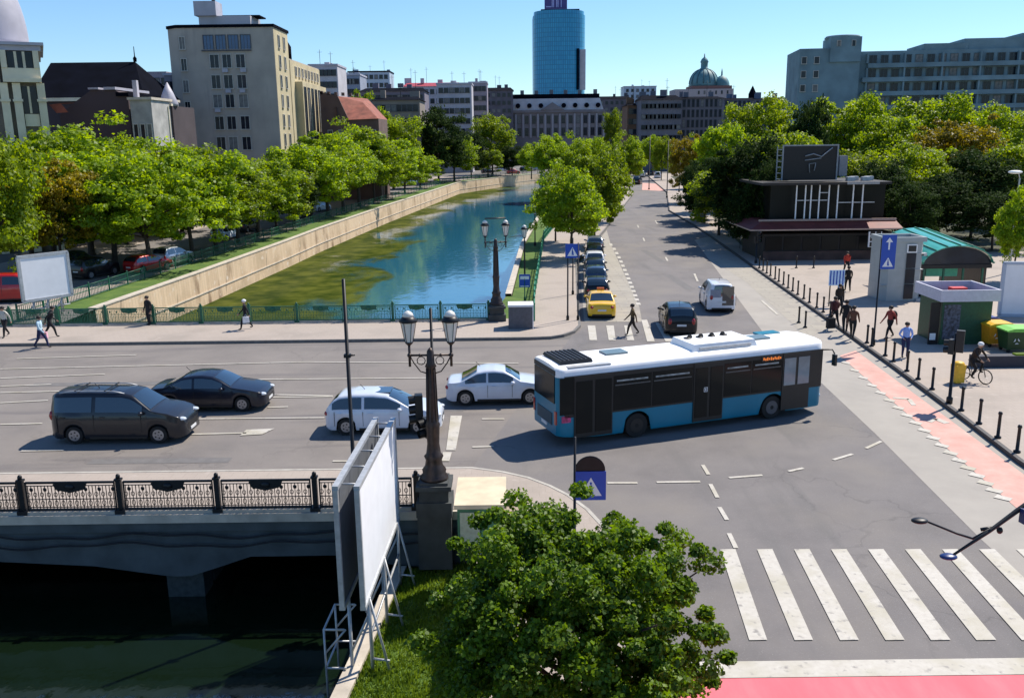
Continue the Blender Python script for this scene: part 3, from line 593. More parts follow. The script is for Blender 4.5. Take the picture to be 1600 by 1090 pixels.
for k in range(5): yy_ = .3 + k * (LN - .5) / 4; b.tube([(xb_ + .05, yy_, zt0), (-.05, yy_, zt0)], .025, steel, 5)
b.build('frame', t)
b = MB()
for y_ in (.4, 2.5, LN - .3):
    for x in (xb_ + .05, .05): b.tube([(x, y_, -.25 if x > 0 else -1.5), (x, y_, zb0)], .045, steel, 8)
    b.tube([(xb_, y_, zb0 * .2), (.05, y_, zb0 * .8)], .03, steel, 6); b.tube([(.05, y_, zb0), (.55, y_ - .1, -.2)], .035, steel, 6); b.tube([(.05, y_, .35), (.5, y_ - .1, .35)], .03, steel, 6)
b.tube([(.05, .4, zb0 * .5), (.05, LN - .3, zb0 * .5)], .03, steel, 6); b.build('support', t)
b = MB()
for z in (zb0 * .1, zb0 * .62):
    b.tube([(xb_ - .05, .2, z), (xb_ - .55, .2, z), (xb_ - .55, 1.4, z), (xb_ - .05, 1.4, z)], .03, steel, 6)
for y_ in (.2, 1.4): b.tube([(xb_ - .55, y_, -.6), (xb_ - .55, y_, zb0 * .62)], .03, steel, 6); b.tube([(xb_ - .55, y_, zb0 * .3), (xb_ - .02, y_, zb0 * .62)], .025, steel, 6)
b.build('service_platform', t)
def billboard(label, p0, p1, z0, z1, base, back=False, lean=0):
    p0, p1 = Vector(p0), Vector(p1); L = (p1 - p0).length; rz = math.atan2(p1.y - p0.y, p1.x - p0.x)
    t = thing('billboard', label, 'billboard', (*p0, base), rz); z0 -= base; z1 -= base
    b = MB(); b.bb(0, L, -.05, .05, z0, z1, white); b.build('panel', t)
    b = MB(); f_ = steel
    for z in (z0, z1): b.bb(-.1, L + .1, -.09, .09, z - .09, z + .09, f_)
    for x in (-.05, L + .05): b.bb(x - .09, x + .09, -.09, .09, z0, z1, f_)
    b.build('frame', t); b = MB()
    for x in (L * .2, L * .5, L * .8):
        b.tube([(x, .3, 0), (x, .1, z0)], .05, f_, 6); b.tube([(x + .7, 1.3, 0), (x, .15, z0 + .8)], .04, f_, 6); b.tube([(x - .5, .6, 0), (x + .3, .2, z0)], .035, f_, 6)
    b.tube([(0, .25, z0 * .5), (L, .25, z0 * .5)], .04, f_, 6); b.build('support', t); return t
Yb = 57; pa, pb = P(38, 470, Yb - 1), P(110, 452, Yb + 1.5)
billboard('square blank white billboard on a steel frame beside the canal on the left bank', (pa[0], Yb - 1), (pb[0], Yb + 1.5), P(38, 471, Yb - 1)[1], P(33, 402, Yb - 1)[1], 0)
pa, pb = P(1562, 492, 53)[0], P(1650, 492, 53)[0]
billboard('pale blue-grey billboard back at the right edge behind the waste containers', (pa, 53), (pb, 52.5), P(1562, 492, 53)[1], P(1562, 411, 53)[1], SW).children[0].data.materials[0] = mat('grey blue panel', (.42, .47, .56), .6, var=.08, scale=1)

# ------------------------------------------------------------ cars
SILH = {
 'sedan': ([(0, .50), (.015, .62), (.03, .655), (.14, .69), (.20, .78), (.30, .95), (.38, .99), (.47, 1.0), (.56, .965), (.63, .86), (.72, .685), (.85, .62), (.95, .55), (.985, .48), (1, .40)], (.155, .30), (.575, .71), (.185, .69), .63),
 'hatch': ([(0, .48), (.01, .62), (.03, .70), (.08, .86), (.13, .955), (.25, 1.0), (.42, 1.0), (.54, .965), (.62, .86), (.73, .68), (.86, .62), (.95, .54), (.985, .47), (1, .40)], (.035, .12), (.555, .72), (.07, .70), .62),
 'van': ([(0, .42), (.008, .7), (.02, .93), (.05, .985), (.3, 1.0), (.55, .985), (.62, .94), (.70, .78), (.765, .655), (.88, .60), (.955, .53), (.985, .45), (1, .36)], (.004, .022), (.625, .755), (.05, .745), .60),
 'suv': ([(0, .46), (.01, .62), (.025, .75), (.06, .92), (.10, .97), (.3, 1.0), (.48, .985), (.56, .93), (.64, .80), (.72, .68), (.86, .63), (.95, .56), (.985, .48), (1, .40)], (.02, .075), (.56, .71), (.08, .70), .62)}
def car(name, label, cat, kind, L, W, H, paint_, loc, rz, group=None, rails=False, trim=None, sideglass=None):
    top, rg_, wg_, sg_, zsf = SILH[kind]; tx = [p[0] for p in top]; tz = [p[1] for p in top]
    t = thing(name, label, cat, (*loc, 0.02), rz, group); r = .325 if H < 1.6 else .34; wx = (.185 * L, .805 * L)
    def ztop(u): return float(np.interp(u, tx, tz)) * H
    def sec(u):
        zt = ztop(u); zs = min(zsf * H, zt - .05); e = abs(2 * u - 1); w_ = W / 2 * (1 - .30 * max(0, (e - .84) / .16) ** 2.2)
        w_ *= 1 - .03 * e ** 3; zb = .2 + .06 * max(0, (e - .9) / .1)
        for c in wx:
            d = abs(u * L - c); ra = r + .06
            if d < ra: zb = max(zb, r + math.sqrt(ra * ra - d * d))
        zb = min(zb, zs - .08); hgt = zt - zs; tum = .36 * max(0, hgt - .05); wt = w_ * .955 - tum
        pts = [(w_ * .96, zb), (w_ * .99, zb + .12 * (zs - zb)), (w_, zb + .45 * (zs - zb)), (w_ * .992, zb + .8 * (zs - zb)), (w_ * .955, zs)]
        for k in (.33, .66, .9): pts.append((w_ * .955 - tum * k, zs + hgt * (k - .0) * .97))
        for s_ in (.93, .8, .55, .3, 0): pts.append((wt * s_, zt + .045 * (1 - s_ * s_) - .01))
        return pts
    us = sorted(set(list(np.linspace(0, 1, 73)) + [.004, .008] + [c / L + s_ * (r + .06) / L for c in wx for s_ in (-1, 1)]))
    vs = []; ns = 13
    for u in us:
        p = sec(u); x = (u - .5) * L
        vs += [(x, y, z) for y, z in p] + [(x, -y, z) for y, z in p[-2::-1]]
    m_ = 2 * ns - 1; fs = [(i * m_ + k, i * m_ + k + 1, (i + 1) * m_ + k + 1, (i + 1) * m_ + k) for i in range(len(us) - 1) for k in range(m_ - 1)]
    fs += [tuple(range(m_ - 1, -1, -1)), tuple(range((len(us) - 1) * m_, len(us) * m_))]
    b = MB(); b.add(vs, fs, paint_, True); body = b.build('body', t)
    b = MB(); b.bb(-L * .47, L * .47, -W * .36, W * .36, .17, .55 * H * .8, underm); b.build('underbody', t)
    # windows following the body surface
    def patch(nm, u0, u1, lo, hi, side, g=glass):
        U = np.linspace(u0, u1, 12); vs = []
        for u in U:
            p = sec(u); x = (u - .5) * L
            if side:      # lo..hi of the greenhouse flank
                a, c = Vector(p[4]), Vector(p[7])
                if c.y - a.y < .02: c = Vector((a.x, a.y + .02))
                for q in (lo, (lo + hi) / 2, hi): v = a.lerp(c, q); vs.append((x, side * (v.x + .012), v.y + .004))
            else:
                wt = p[8][0] / .93
                for s_ in np.linspace(-.88, .88, 9): zc = ztop(u) + .045 * (1 - s_ * s_) - .01; nx__ = (ztop(u + .01) - ztop(u - .01)) / (.02 * L); k = .016 / math.hypot(1, nx__); vs.append((x - nx__ * k, wt * s_, zc + k))
        w_ = 3 if side else 9
        fs = [(i * w_ + k, i * w_ + k + 1, (i + 1) * w_ + k + 1, (i + 1) * w_ + k) for i in range(len(U) - 1) for k in range(w_ - 1)]
        q = MB(); q.add(vs, fs, g, True); return q.build(nm, t)
    patch('windscreen', *wg_, 0, 0, 0); patch('rear_window', *rg_, 0, 0, 0)
    s0, s1 = sg_; mid = [s0, s0 + (s1 - s0) * .40, s0 + (s1 - s0) * .44, s1 - .045]
    for s_ in (-1, 1):
        patch('side_window', mid[0], mid[1], .12, .93, s_, sideglass or glass); patch('side_window', mid[2], mid[3], .12, .93, s_)
        b = MB(); x = (mid[3] - .5) * L - .02; b.sphere((x, s_ * (W / 2 + .06), zsf * H + .06), (.1, .12, .075), trim or paint_, 8, 6); b.box((x, s_ * (W / 2 - .02), zsf * H + .02), (.08, .15, .05), blackp); b.build('mirror', t)
        b = MB()
        for u in (mid[0] + .045, mid[2] + .03): b.box(((u - .5) * L + .1, s_ * (W / 2 + .004), zsf * H - .1), (.19, .035, .035), trim or paint_)
        b.build('door_handle', t)
        for u in (mid[0] + .02, mid[1] + .013, mid[3] - .01):
            if min(abs((u * L) - c) for c in wx) > r + .08: b = MB(); b.box(((u - .5) * L, s_ * (W / 2 * .992), .42 * H), (.014, .022, .36 * H), blackp); b.build('door_seam', t)
        b = MB(); b.bb(-L * .2, L * .22, s_ * W / 2 * .985 - .012, s_ * W / 2 * .985 + .012, .21, .29, blackp); b.build('sill', t)
        e = sec(.985); b = MB(); b.sphere((L / 2 - .17, s_ * (e[2][0] - .10), .47 * H), (.2, .15, .075), clear, 10, 6); b.build('headlight', t)
        e = sec(.012); b = MB(); zz = .52 * H if kind != 'van' else .55 * H; b.sphere((-L / 2 + .08, s_ * (e[2][0] - .07), zz), (.12, .12, .1 if kind in ('sedan', 'hatch') else .2), redp, 10, 6); b.build('taillight', t)
        for c in wx:
            o = MB().wheel((0, 0, 0), r, .2, rubber, 24).build('wheel', t, (c - L / 2, s_ * (W / 2 - .13), r))
            q = MB(); q.wheel((0, 0, 0), r * .66, .19, rim, 20, r0=.02)
            for k in range(5): a = k * 1.2566; q.box((r * .35 * math.cos(a), s_ * .1, r * .35 * math.sin(a)), (.05, .015, .05), blackp)
            q.build('rim', o, (0, s_ * .012, 0))
    b = MB(); b.bb(L / 2 - .12, L / 2 + .005, -W * .26, W * .26, .40 * H * .62, .40 * H * .92, blackp); b.build('grille', t)
    b = MB(); b.bb(L / 2 - .05, L / 2 + .02, -.26, .26, .36, .46, plate); b.bb(-L / 2 - .02, -L / 2 + .05, -.26, .26, .36 * H, .36 * H + .11, plate); b.build('number_plate', t)
    b = MB(); b.bb(-L / 2 - .01, -L / 2 + .1, -W * .34, W * .34, .24, .34, blackp); b.build('bumper', t)
    if rails:
        for s_ in (-1, 1):
            p = [((u - .5) * L, s_ * (sec(u)[8][0] - .03), ztop(u) + .07) for u in np.linspace(.08, .56, 7)]; p[0] = (p[0][0], p[0][1], p[0][2] - .07); p[-1] = (p[-1][0], p[-1][1], p[-1][2] - .07)
            b = MB(); b.tube(p, .022, steel, 6); b.build('roof_rail', t)
        for u in (.2, .42): b = MB(); b.box(((u - .5) * L, 0, H + .07), (.06, sec(u)[8][0] * 2, .025), blackp); b.build('roof_bar', t)
    b = MB(); b.tube([((.33 - .5) * L, 0, H + .02), ((.29 - .5) * L, 0, H + .22)], .012, blackp, 5); b.build('aerial', t)
    return t
def cpos(a, b_): p, q = G(*a), G(*b_); return ((p[0] + q[0]) / 2, (p[1] + q[1]) / 2)
grey = paintm('graphite paint', (.014, .016, .022), .1); navy = paintm('dark blue black paint', (.009, .012, .024), .1); cwhite = paintm('white car paint', (.62, .66, .74), 0)
yellow = paintm('taxi yellow', (.85, .50, .01), 0); cblack = paintm('black car paint', (.008, .009, .011), .3); csilver = paintm('silver paint', (.38, .41, .46), .7); cred = paintm('red car paint', (.5, .012, .012), .1)
cblue = paintm('steel blue paint', (.05, .08, .13), .5)
x, y = G(195, 683); car('van', 'dark graphite passenger van with silver roof rails, leftmost vehicle on the bridge', 'van', 'van', 5.1, 1.9, 1.9, grey, (x + .1, 32.8), R(-1), None, True)
x, y = G(334, 640); car('parked_car', 'dark blue-black saloon beside the graphite van on the bridge', 'car', 'sedan', 4.9, 1.86, 1.5, navy, (x - .15, 36.7), R(-1)).name = 'car'
x, y = G(588, 678); car('car', 'white hatchback with dark sunroof waiting behind the bronze lamp', 'car', 'hatch', 4.45, 1.78, 1.55, cwhite, (x + .3, 33.4), R(-1))
b = MB(); b.box((-.1, 0, 1.55), (.75, .8, .03), glass); b.build('sunroof', [o for o in COL.objects if o.get('label', '').startswith('white hatchback')][0])
x, y = G(767, 634); car('car', 'white saloon following right behind the blue bus', 'car', 'sedan', 4.4, 1.75, 1.48, cwhite, (x + .3, 37.1), R(1))
x, y = G(943, 499); tx_ = car('taxi', 'yellow taxi parked at the head of the row by the crossing', 'taxi', 'sedan', 4.4, 1.78, 1.47, yellow, (x, y + 2.0), R(87), 'cars parked along the left kerb'); b = MB(); b.box((.1, 0, 1.57), (.18, .45, .12), mat('taxi sign', (.5, .12, .02), .4)); b.build('roof_sign', tx_)
x, y = G(1068, 528); car('car', 'black estate car waiting behind the bus on the street', 'car', 'suv', 4.6, 1.86, 1.6, cblack, (x + .1, y + 2.6), R(86))
x, y = G(1130, 489); vn = car('van', 'white delivery van with one dark rear door driving up the street', 'van', 'van', 4.3, 1.85, 1.85, paintm('van white', (.8, .8, .82), 0), (x, y + 2.0), R(86), None, False, None, paintm('van white', (.8, .8, .82), 0))
b = MB(); b.box((-2.13, -.38, 1.1), (.06, .72, 1.2), glass); b.build('rear_door', vn); b = MB(); b.box((-2.13, .4, 1.25), (.05, .66, .5), mat('grey glass', (.25, .27, .33), .2)); b.build('rear_window', vn)
for (px, py, kk, m_, lb, ln) in ((936, 472, 'hatch', cblack, 'dark car parked directly ahead of the yellow taxi', 4.1), (934, 451, 'hatch', cblue, 'steel blue hatchback parked second ahead of the taxi', 4.0), (933, 437, 'hatch', navy, 'navy car parked third ahead of the taxi', 4.0), (932, 424, 'hatch', paintm('van white', (.8, .8, .82), 0), 'white car parked fourth ahead of the taxi', 4.0), (931, 409, 'suv', cblack, 'dark off-roader parked fifth ahead of the taxi under the leafy trees', 4.5), (932, 396, 'hatch', csilver, 'silver car parked sixth ahead of the taxi, half under the trees', 4.1)):
    x, y = G(px, py); car('parked_car', lb, 'car', kk, ln, 1.75, 1.5, m_, (x, y + 2.1), R(86.5), 'cars parked along the left kerb')
BC = 'cars along the left bank road'
for (px, py, kk, m_, lb, rz, hh) in ((233, 424, 'hatch', cred, 'bright red car parked under the trees on the left bank', 62, 1.5), (272, 414, 'suv', csilver, 'silver off-roader parked beside the red car on the left bank', 75, 1.75), (352, 374, 'hatch', cwhite, 'white car parked farther along the left bank behind the trees', 80, 1.5),
      (150, 432, 'suv', cblack, 'black off-roader just right of the square billboard on the left bank', 70, 1.7), (385, 362, 'suv', navy, 'dark car parked under the trees beyond the white one', 80, 1.6), (120, 425, 'van', paintm('dull green paint', (.03, .06, .04)), 'dark green van right behind the square billboard', 75, 1.9),
      (802, 272, 'hatch', cred, 'small red car far away where the canal bends', 20, 1.5), (822, 268, 'suv', cblack, 'black car far away beside the small red one', 20, 1.6), (785, 268, 'hatch', cwhite, 'small white car far away left of the red one', 25, 1.5), (840, 267, 'hatch', csilver, 'silver car far away right of the black one', 20, 1.5), (762, 271, 'suv', navy, 'dark car far away at the left end of the far parked group', 30, 1.6),
      (560, 308, 'hatch', cblack, 'black car under the trees halfway along the left bank', 62, 1.5), (500, 330, 'hatch', cwhite, 'white car under the trees nearer than the black one', 66, 1.5), (470, 340, 'suv', navy, 'navy car under the trees behind the quay', 66, 1.6), (28, 470, 'van', cred, 'red van at the left edge behind the bridge railing', 10, 2.0), (640, 290, 'van', csilver, 'silver van far along the left bank road', 55, 1.9)):
    x, y = G(px, py); car('parked_car', lb, 'car', kk, 4.2, 1.8, hh, m_, (x, y), R(rz), BC)
for (px, py, kk, m_, lb, rz) in ((1003, 277, 'van', csilver, 'pale van far up the street', 78), (1017, 274, 'suv', cblack, 'dark car far up the street beside the pale van', 78), (1028, 279, 'van', cwhite, 'white van by the traffic island far up the street', 78), (996, 288, 'suv', cblack, 'dark car at the left kerb far up the street', 75)):
    x, y = G(px, py); car('car', lb, 'car', kk, 4.4, 1.85, 1.8, m_, (x, y), R(rz), 'distant cars up the street')

# ------------------------------------------------------------ bus
def bus():
    A = Vector(G(872, 702)); B_ = Vector(G(1283, 645)); d = (B_ - A); L = d.length; rz = math.atan2(d.y, d.x); d.normalize(); W, H = 2.5, 2.95; c = A + Vector((-d.y, d.x)) * (W / 2)
    t = thing('bus', 'blue city bus with white roof turning across the junction', 'bus', (c.x, c.y, .02), rz); r = .48; wx = (3.05 / 11 * L, 8.75 / 11 * L)
    bb_ = mat('bus blue', (.005, .18, .29), .35, var=.08, scale=1, spec=.4); wh = mat('bus roof white', (.86, .86, .86), .45, var=.06, scale=1.5); teal = mat('bus teal', (.008, .18, .26), .35, spec=.4)
    def sec(u):
        e = abs(2 * u - 1); w_ = W / 2 * (1 - .16 * max(0, (e - .955) / .045) ** 2); zb = .28 + (.16 * max(0, (1 - u / .14)) ** 1.3 if u < .14 else 0) + .04 * max(0, (u - .92) / .08)
        for q in wx:
            dd = abs(u * L - q); ra = r + .09
            if dd < ra: zb = max(zb, r + math.sqrt(ra * ra - dd * dd))
        return [(w_ * .98, zb), (w_, zb + .1), (w_, 1.2), (w_ * .99, 2.0), (w_ * .975, 2.62)], [(w_ * .975, 2.62), (w_ * .95, H - .1), (w_ * .88, H - .02), (w_ * .5, H + .03), (0, H + .04)]
    us = sorted(set(list(np.linspace(0, 1, 120)) + [.002, .005, .01, .99, .995, .998]))
    def loft(k, m, name):
        vs = []; n_ = None
        for u in us:
            p = sec(u)[k]; x = u * L
            if k == 0: row = [(x, -y, z) for y, z in p[::-1]], [(x, y, z) for y, z in p]
            q = [(x, y, z) for y, z in p] + ([(x, -y, z) for y, z in p[-2::-1]] if k else [])
            vs.append((q, [(x, -y, z) for y, z in p]))
        b = MB()
        for s_ in ((0,) if k else (0, 1)):
            n_ = len(vs[0][s_]); V = [v for q in vs for v in q[s_]]
            b.add(V, [(i * n_ + j, i * n_ + j + 1, (i + 1) * n_ + j + 1, (i + 1) * n_ + j) for i in range(len(us) - 1) for j in range(n_ - 1)], m, True)
        for i in (0, -1):
            l_ = vs[i][0]; r_ = vs[i][1] if k == 0 else []
            b.add(l_ + r_[::-1], [tuple(range(len(l_ + r_)))], m)
        return b.build(name, t)
    loft(0, bb_, 'body'); loft(1, wh, 'roof')
    b = MB(); b.bb(.6, L - .4, -1.0, 1.0, .35, .75, underm); b.build('underbody', t)
    bw = mat('bus dark glass', (.006, .009, .01), .12, var=0, spec=.22); pil = blackp
    # right flank (towards the camera): y = -W/2
    for s_ in (-1, 1):
        y0 = s_ * W / 2
        if s_ < 0: doors = ((.62, 2.15), (5.55, 6.85), (9.55, 10.85)); wins = ((2.2, 3.75), (3.8, 5.5), (6.9, 8.1), (8.15, 9.5))
        else: doors = (); wins = ((.5, 2.2), (2.25, 3.9), (3.95, 5.6), (5.65, 7.3), (7.35, 9.0), (9.05, 10.6))
        b = MB(); b.bb(.25, L - .12, y0 - .012, y0 + .012, 1.13, 2.66, pil); b.build('window_band', t)
        for k, (a, c_) in enumerate(wins):
            b = MB(); b.bb(a, c_, y0 * 1.012 - .008, y0 * 1.012 + .008, 1.2, 2.5, bw); o = b.build('window', t)
            b = MB(); b.bb(a + .05, c_ - .05, y0 * 1.02 - .006, y0 * 1.02 + .006, 2.13, 2.17, mat('window rail', (.1, .1, .1), .4)); b.build('window_rail', o)
            b = MB(); b.bb(a + .12, c_ - .15, y0 * 1.021 - .004, y0 * 1.021 + .004, 2.28, 2.34, mat('light strip seen inside', (.3, .32, .32), .4, var=.6, scale=4)); b.build('pale_inside_strip', o)  # pale strip on the pane imitates a light strip inside
        for k, (a, c_) in enumerate(doors):
            b = MB(); b.bb(a, c_, y0 * 1.016 - .02, y0 * 1.016 + .02, .34, 2.62, pil); o = b.build('door', t)
            for h_ in (0, 1): w2 = (c_ - a) / 2; b = MB(); x = a + h_ * w2; b.bb(x + .07, x + w2 - .05, y0 * 1.036 - .015, y0 * 1.036 + .015, .5 if k < 2 else 1.35, 2.45, bw if k < 2 else mat('clear door glass', (.22, .25, .27), .1, var=.3, scale=1)); b.build('door_glass', o)
        if s_ < 0:
            b = MB(); b.bb(5.98, 6.14, y0 * 1.055 - .004, y0 * 1.055 + .004, 1.5, 1.52, signw); b.bb(5.98, 6.14, y0 * 1.055 - .004, y0 * 1.055 + .004, 1.66, 1.68, signw); b.bb(5.98, 6.0, y0 * 1.055 - .004, y0 * 1.055 + .004, 1.5, 1.68, signw); b.bb(6.12, 6.14, y0 * 1.055 - .004, y0 * 1.055 + .004, 1.5, 1.68, signw); b.bb(6.04, 6.08, y0 * 1.055 - .004, y0 * 1.055 + .004, 1.54, 1.64, signw); b.build('door_button_mark', t)
            b = MB(); b.bb(.06, .6, y0 * 1.01 - .01, y0 * 1.01 + .01, 1.25, 2.62, bw); b.build('window', t)
            b = MB(); b.bb(.02 + .12, .5, y0 - .012, y0 + .004, .95, 1.2, mat('pink advert', (.45, .05, .15), .5, var=.5, scale=8)); b.build('sticker', t)
        b = MB(); b.bb(8.55, 9.5, y0 * 1.022 - .01, y0 * 1.022 + .01, 2.42, 2.6, blackp)
        for k in range(10): b.bb(8.62 + k * .085, 8.67 + k * .085, y0 * 1.033 - .006, y0 * 1.033 + .006, 2.45 + .02 * (k % 3 == 0), 2.57 - .03 * (k % 2), amber)
        b.build('route_display', t)
        for q in wx:
            o = MB().wheel((0, 0, 0), r, .28, rubber, 28).build('wheel', t, (q, s_ * (W / 2 - .2), r)); MB().wheel((0, 0, 0), r * .6, .26, mat('dark rim', (.09, .09, .1), .5) if q > 5 else blackp, 20, r0=.08).build('rim', o, (0, s_ * .02, 0))
    # rear
    b = MB(); b.bb(-.03, .02, -.95, .95, 1.62, 2.66, bw); b.build('rear_window', t)
    b = MB(); b.bb(-.022, .02, -1.0, 1.0, 2.68, 2.85, blackp); b.build('rear_trim', t); b = MB(); b.bb(-.022, .02, -.7, .7, .75, 1.2, mat('engine grille', (.01, .05, .08), .6)); b.build('engine_cover', t)
    for s_ in (-1, 1):
        b = MB(); b.bb(-.03, .03, s_ * 1.02 - .07, s_ * 1.02 + .07, .85, 1.35, redp); b.build('taillight', t)
        b = MB(); b.tube([(L - .1, s_ * 1.15, 2.6), (L + .25, s_ * 1.35, 2.62), (L + .32, s_ * 1.42, 2.45)], .03, blackp, 6); b.box((L + .33, s_ * 1.42, 2.2), (.1, .2, .45), blackp); b.build('mirror', t)
        b = MB(); b.sphere((L - .03, s_ * .95, .7), (.08, .18, .1), clear); b.build('headlight', t)
    b = MB(); b.bb(-.04, 0, -.26, .26, .62, .74, plate); b.build('number_plate', t)
    b = MB(); b.bb(L - .02, L + .02, -1.05, 1.05, 1.0, 2.4, bw); b.build('windscreen', t)
    # roof gear
    b = MB(); b.box((7.2, .05, H + .14), (2.9, 1.7, .26), wh, 0, .93); b.box((7.2, -.75, H + .1), (2.3, .18, .1), steel)
    for k in range(4): b.wheel((6.3 + k * .5, .35, H + .29), .13, .02, blackp, 12); 
    b.build('air_conditioner', t)
    b = MB()
    for k in range(4): b.lathe((6.2 + k * .55, .35, H + .272), [(.15, 0), (.15, .03), (.03, .035)], blackp, 12)
    b.build('fan', t)
    b = MB(); b.box((.95, .1, H + .1), (1.3, 1.7, .12), blackp, 0, .94)
    for k in range(7): b.box((.45 + k * .17, .1, H + .175), (.05, 1.5, .03), iron)
    b.build('roof_grille', t)
    for x in (2.9, 9.3): b = MB(); b.box((x, .2, H + .07), (.9, .65, .07), mat('roof hatch', (.14, .2, .22), .3)); b.build('roof_hatch', t)
    b = MB(); b.box((1.3, -1.0, H - .02), (1.7, .25, .06), steel); b.build('roof_trim', t)
    b = MB(); b.box((10.3, .9, H + .03), (1.0, .5, .06), teal); b.build('roof_fairing', t)
bus()
# ------------------------------------------------------------ bollards, signs, street furniture
b = MB(); b.lathe((0, 0, 0), [(.12, 0), (.12, .06), (.06, .09), (.055, .88), (.075, .9), (.075, .95), (.05, 1.0)], iron, 10); bol = b.mesh('bollard')
bl = [(1580, 706.5), (1551, 684), (1522, 662), (1494, 641.5), (1446, 608.5), (1425.6, 592.7), (1407, 580), (1386.7, 565), (1372, 556), (1358, 541), (1343.4, 536), (1290, 495.4), (1279, 488), (1269.6, 481), (1260, 473), (1251, 467), (1241.7, 460.5), (1234.4, 455), (1227, 450), (1219.7, 445), (1213, 440), (1207, 436), (1200.6, 431), (1195, 427), (1189.6, 423), (1185, 419)]
for i, p in enumerate(bl):
    x, y = G(*p, SW); x = max(x, kr_at(y) + .3); o = bpy.data.objects.new('bollard', bol); COL.objects.link(o); o.location = (x, y, SW)
    tag(o, 'black steel bollard along the right kerb, %s counting from the camera' % ORD[i], 'bollard', 'bollards along the right kerb')
for p, lb in (((1248, 504), 'pale bollard on the setts left of the kerb, left one of two'), ((1258, 511.5), 'pale bollard on the setts left of the kerb, right one of two'), ((1244, 421), 'lone bollard out on the square, left of the feather of people'), ((1271, 421), 'lone bollard on the square close to the pavilion')):
    x, y = G(*p, .03); o = bpy.data.objects.new('bollard', bol); COL.objects.link(o); o.location = (x, y, .02 if p[1] > 500 else SW); tag(o, lb.replace('left of the feather of people', 'nearer the street'), 'bollard', 'loose bollards')
def plane_sign(b, w_, h_, z, m, back=steel): b.bb(-w_ / 2, w_ / 2, -.02, 0, z, z + h_, m); b.bb(-w_ / 2, w_ / 2, .001, .015, z, z + h_, back)
def tri(b, cx, z, s_, m, y=-.027): b.yprism([(cx - s_ / 2, z), (cx + s_ / 2, z), (cx, z + s_ * .87)], y, y + .004, m)
def man(b, cx, z, s_, m, y=-.033):
    b.yprism([(cx - .05 * s_, z), (cx, z), (cx + .03 * s_, z + .35 * s_), (cx - .04 * s_, z + .35 * s_)], y, y + .003, m); b.yprism([(cx + .02 * s_, z), (cx + .1 * s_, z), (cx + .04 * s_, z + .35 * s_), (cx, z + .35 * s_)], y, y + .003, m); b.sphere((cx, y, z + .42 * s_), (.04 * s_, .004, .05 * s_), m, 6, 4)
def crossing_sign(t, w_, z, m=blue):
    b = MB(); plane_sign(b, w_, w_, z, m); o = b.build('sign_panel', t); b = MB(); tri(b, 0, z + w_ * .14, w_ * .72, signw); b.build('triangle', o); b = MB(); man(b, 0, z + w_ * .2, w_, blue); b.build('walking_figure', o); return o
x, y = G(1364.6, 539, SW); t = pole_thing('street_sign', 'tall pole with blue arrow and pedestrian triangle sign before the grey kiosk tower', 'sign', (x, y, SW), 5.6, .05); s0 = t
z = P(1376, 420, y)[1] - SW; b = MB(); b.bb(-.02, .72, -.1, -.07, z, z + 1.75, blue); b.bb(-.02, .72, -.069, -.055, z, z + 1.75, steel); o = b.build('sign_panel', t)
b = MB(); tri(b, .35, z + .12, .55, signw, -.108); b.build('triangle', o); b = MB(); man(b, .35, z + .17, .7, blue, -.114); b.build('walking_figure', o)
b = MB(); b.yprism([(.31, z + 1.0), (.39, z + 1.0), (.39, z + 1.38), (.53, z + 1.38), (.35, z + 1.62), (.17, z + 1.38), (.31, z + 1.38)], -.108, -.103, signw); b.build('arrow', o)
x, y = G(903, 500, SW); t = pole_thing('street_sign', 'blue pedestrian triangle sign on a pole beside the row of parked cars', 'sign', (x, y, SW), 4.7, .045); z = P(894, 403, y)[1] - SW; o = crossing_sign(t, .85, z); o.location.x = -.35
x, y = G(887, 500, SW); pole_thing('mast', 'slim dark mast standing left of the blue pedestrian sign', 'mast', (x, y, SW), 4.3, .05)
x, y = G(895, 460, SW); pole_thing('mast', 'slim dark mast behind the blue pedestrian sign by the trees', 'mast', (x, y, SW), 4.0, .05)
Yg = 21.6; x, z = P(921, 772, Yg); t = pole_thing('street_sign', 'blue pedestrian sign with round black sign back above, behind the near tree', 'sign', (x - .38, Yg, SW), 3.45, .04)
b = MB(); zz = P(921, 780, Yg)[1] - SW; b.bb(.02, .80, -.04, -.02, zz, zz + .78, blue); o = b.build('sign_panel', t); b = MB(); b.yprism([(.13, zz + .12), (.69, zz + .12), (.41, zz + .62)], -.048, -.044, signw); b.build('triangle', o); b = MB(); man(b, .41, zz + .16, .72, blue, -.055); b.build('walking_figure', o)
b = MB(); b.wheel((.39, 0, zz + .80), .39, .03, iron, 28); b.build('round_sign_back', t)
x, y = G(820, 470, .02); t = pole_thing('street_sign', 'small blue and white sign on the grass strip beside the canal', 'sign', (x, y, .02), 1.6, .04, greeni); b = MB(); plane_sign(b, .75, .9, .95, blue); b.bb(-.3, .3, -.03, -.021, 1.5, 1.72, signw); b.bb(-.3, .3, -.03, -.021, 1.0, 1.06, signw); b.build('sign_panel', t)
x, y = G(1304, 478, SW); t = thing('notice_board', 'blue and white striped notice board on two legs amid the pedestrians', 'notice board', (x, y, SW)); b = MB()
for q in (-.38, .38): b.bb(q - .03, q + .03, -.03, .03, 0, 2.3, iron)
b.build('legs', t); b = MB(); b.bb(-.5, .5, -.05, -.031, 1.35, 2.35, mat('pale blue board', (.55, .72, .9), .5))
for k in range(5): b.bb(-.44 + k * .2, -.36 + k * .2, -.056, -.051, 1.4, 2.3, blue)
b.build('board', t)
def sig_pole(label, px, py, h, rz, z=SW):
    x, y = G(px, py, z); t = pole_thing('traffic_light', label, 'traffic light', (x, y, z), h, .07); signal(t, (.1, -.16, h - .3), rz); signal(t, (-.12, 0, h - .55), rz + R(80), 2); return t
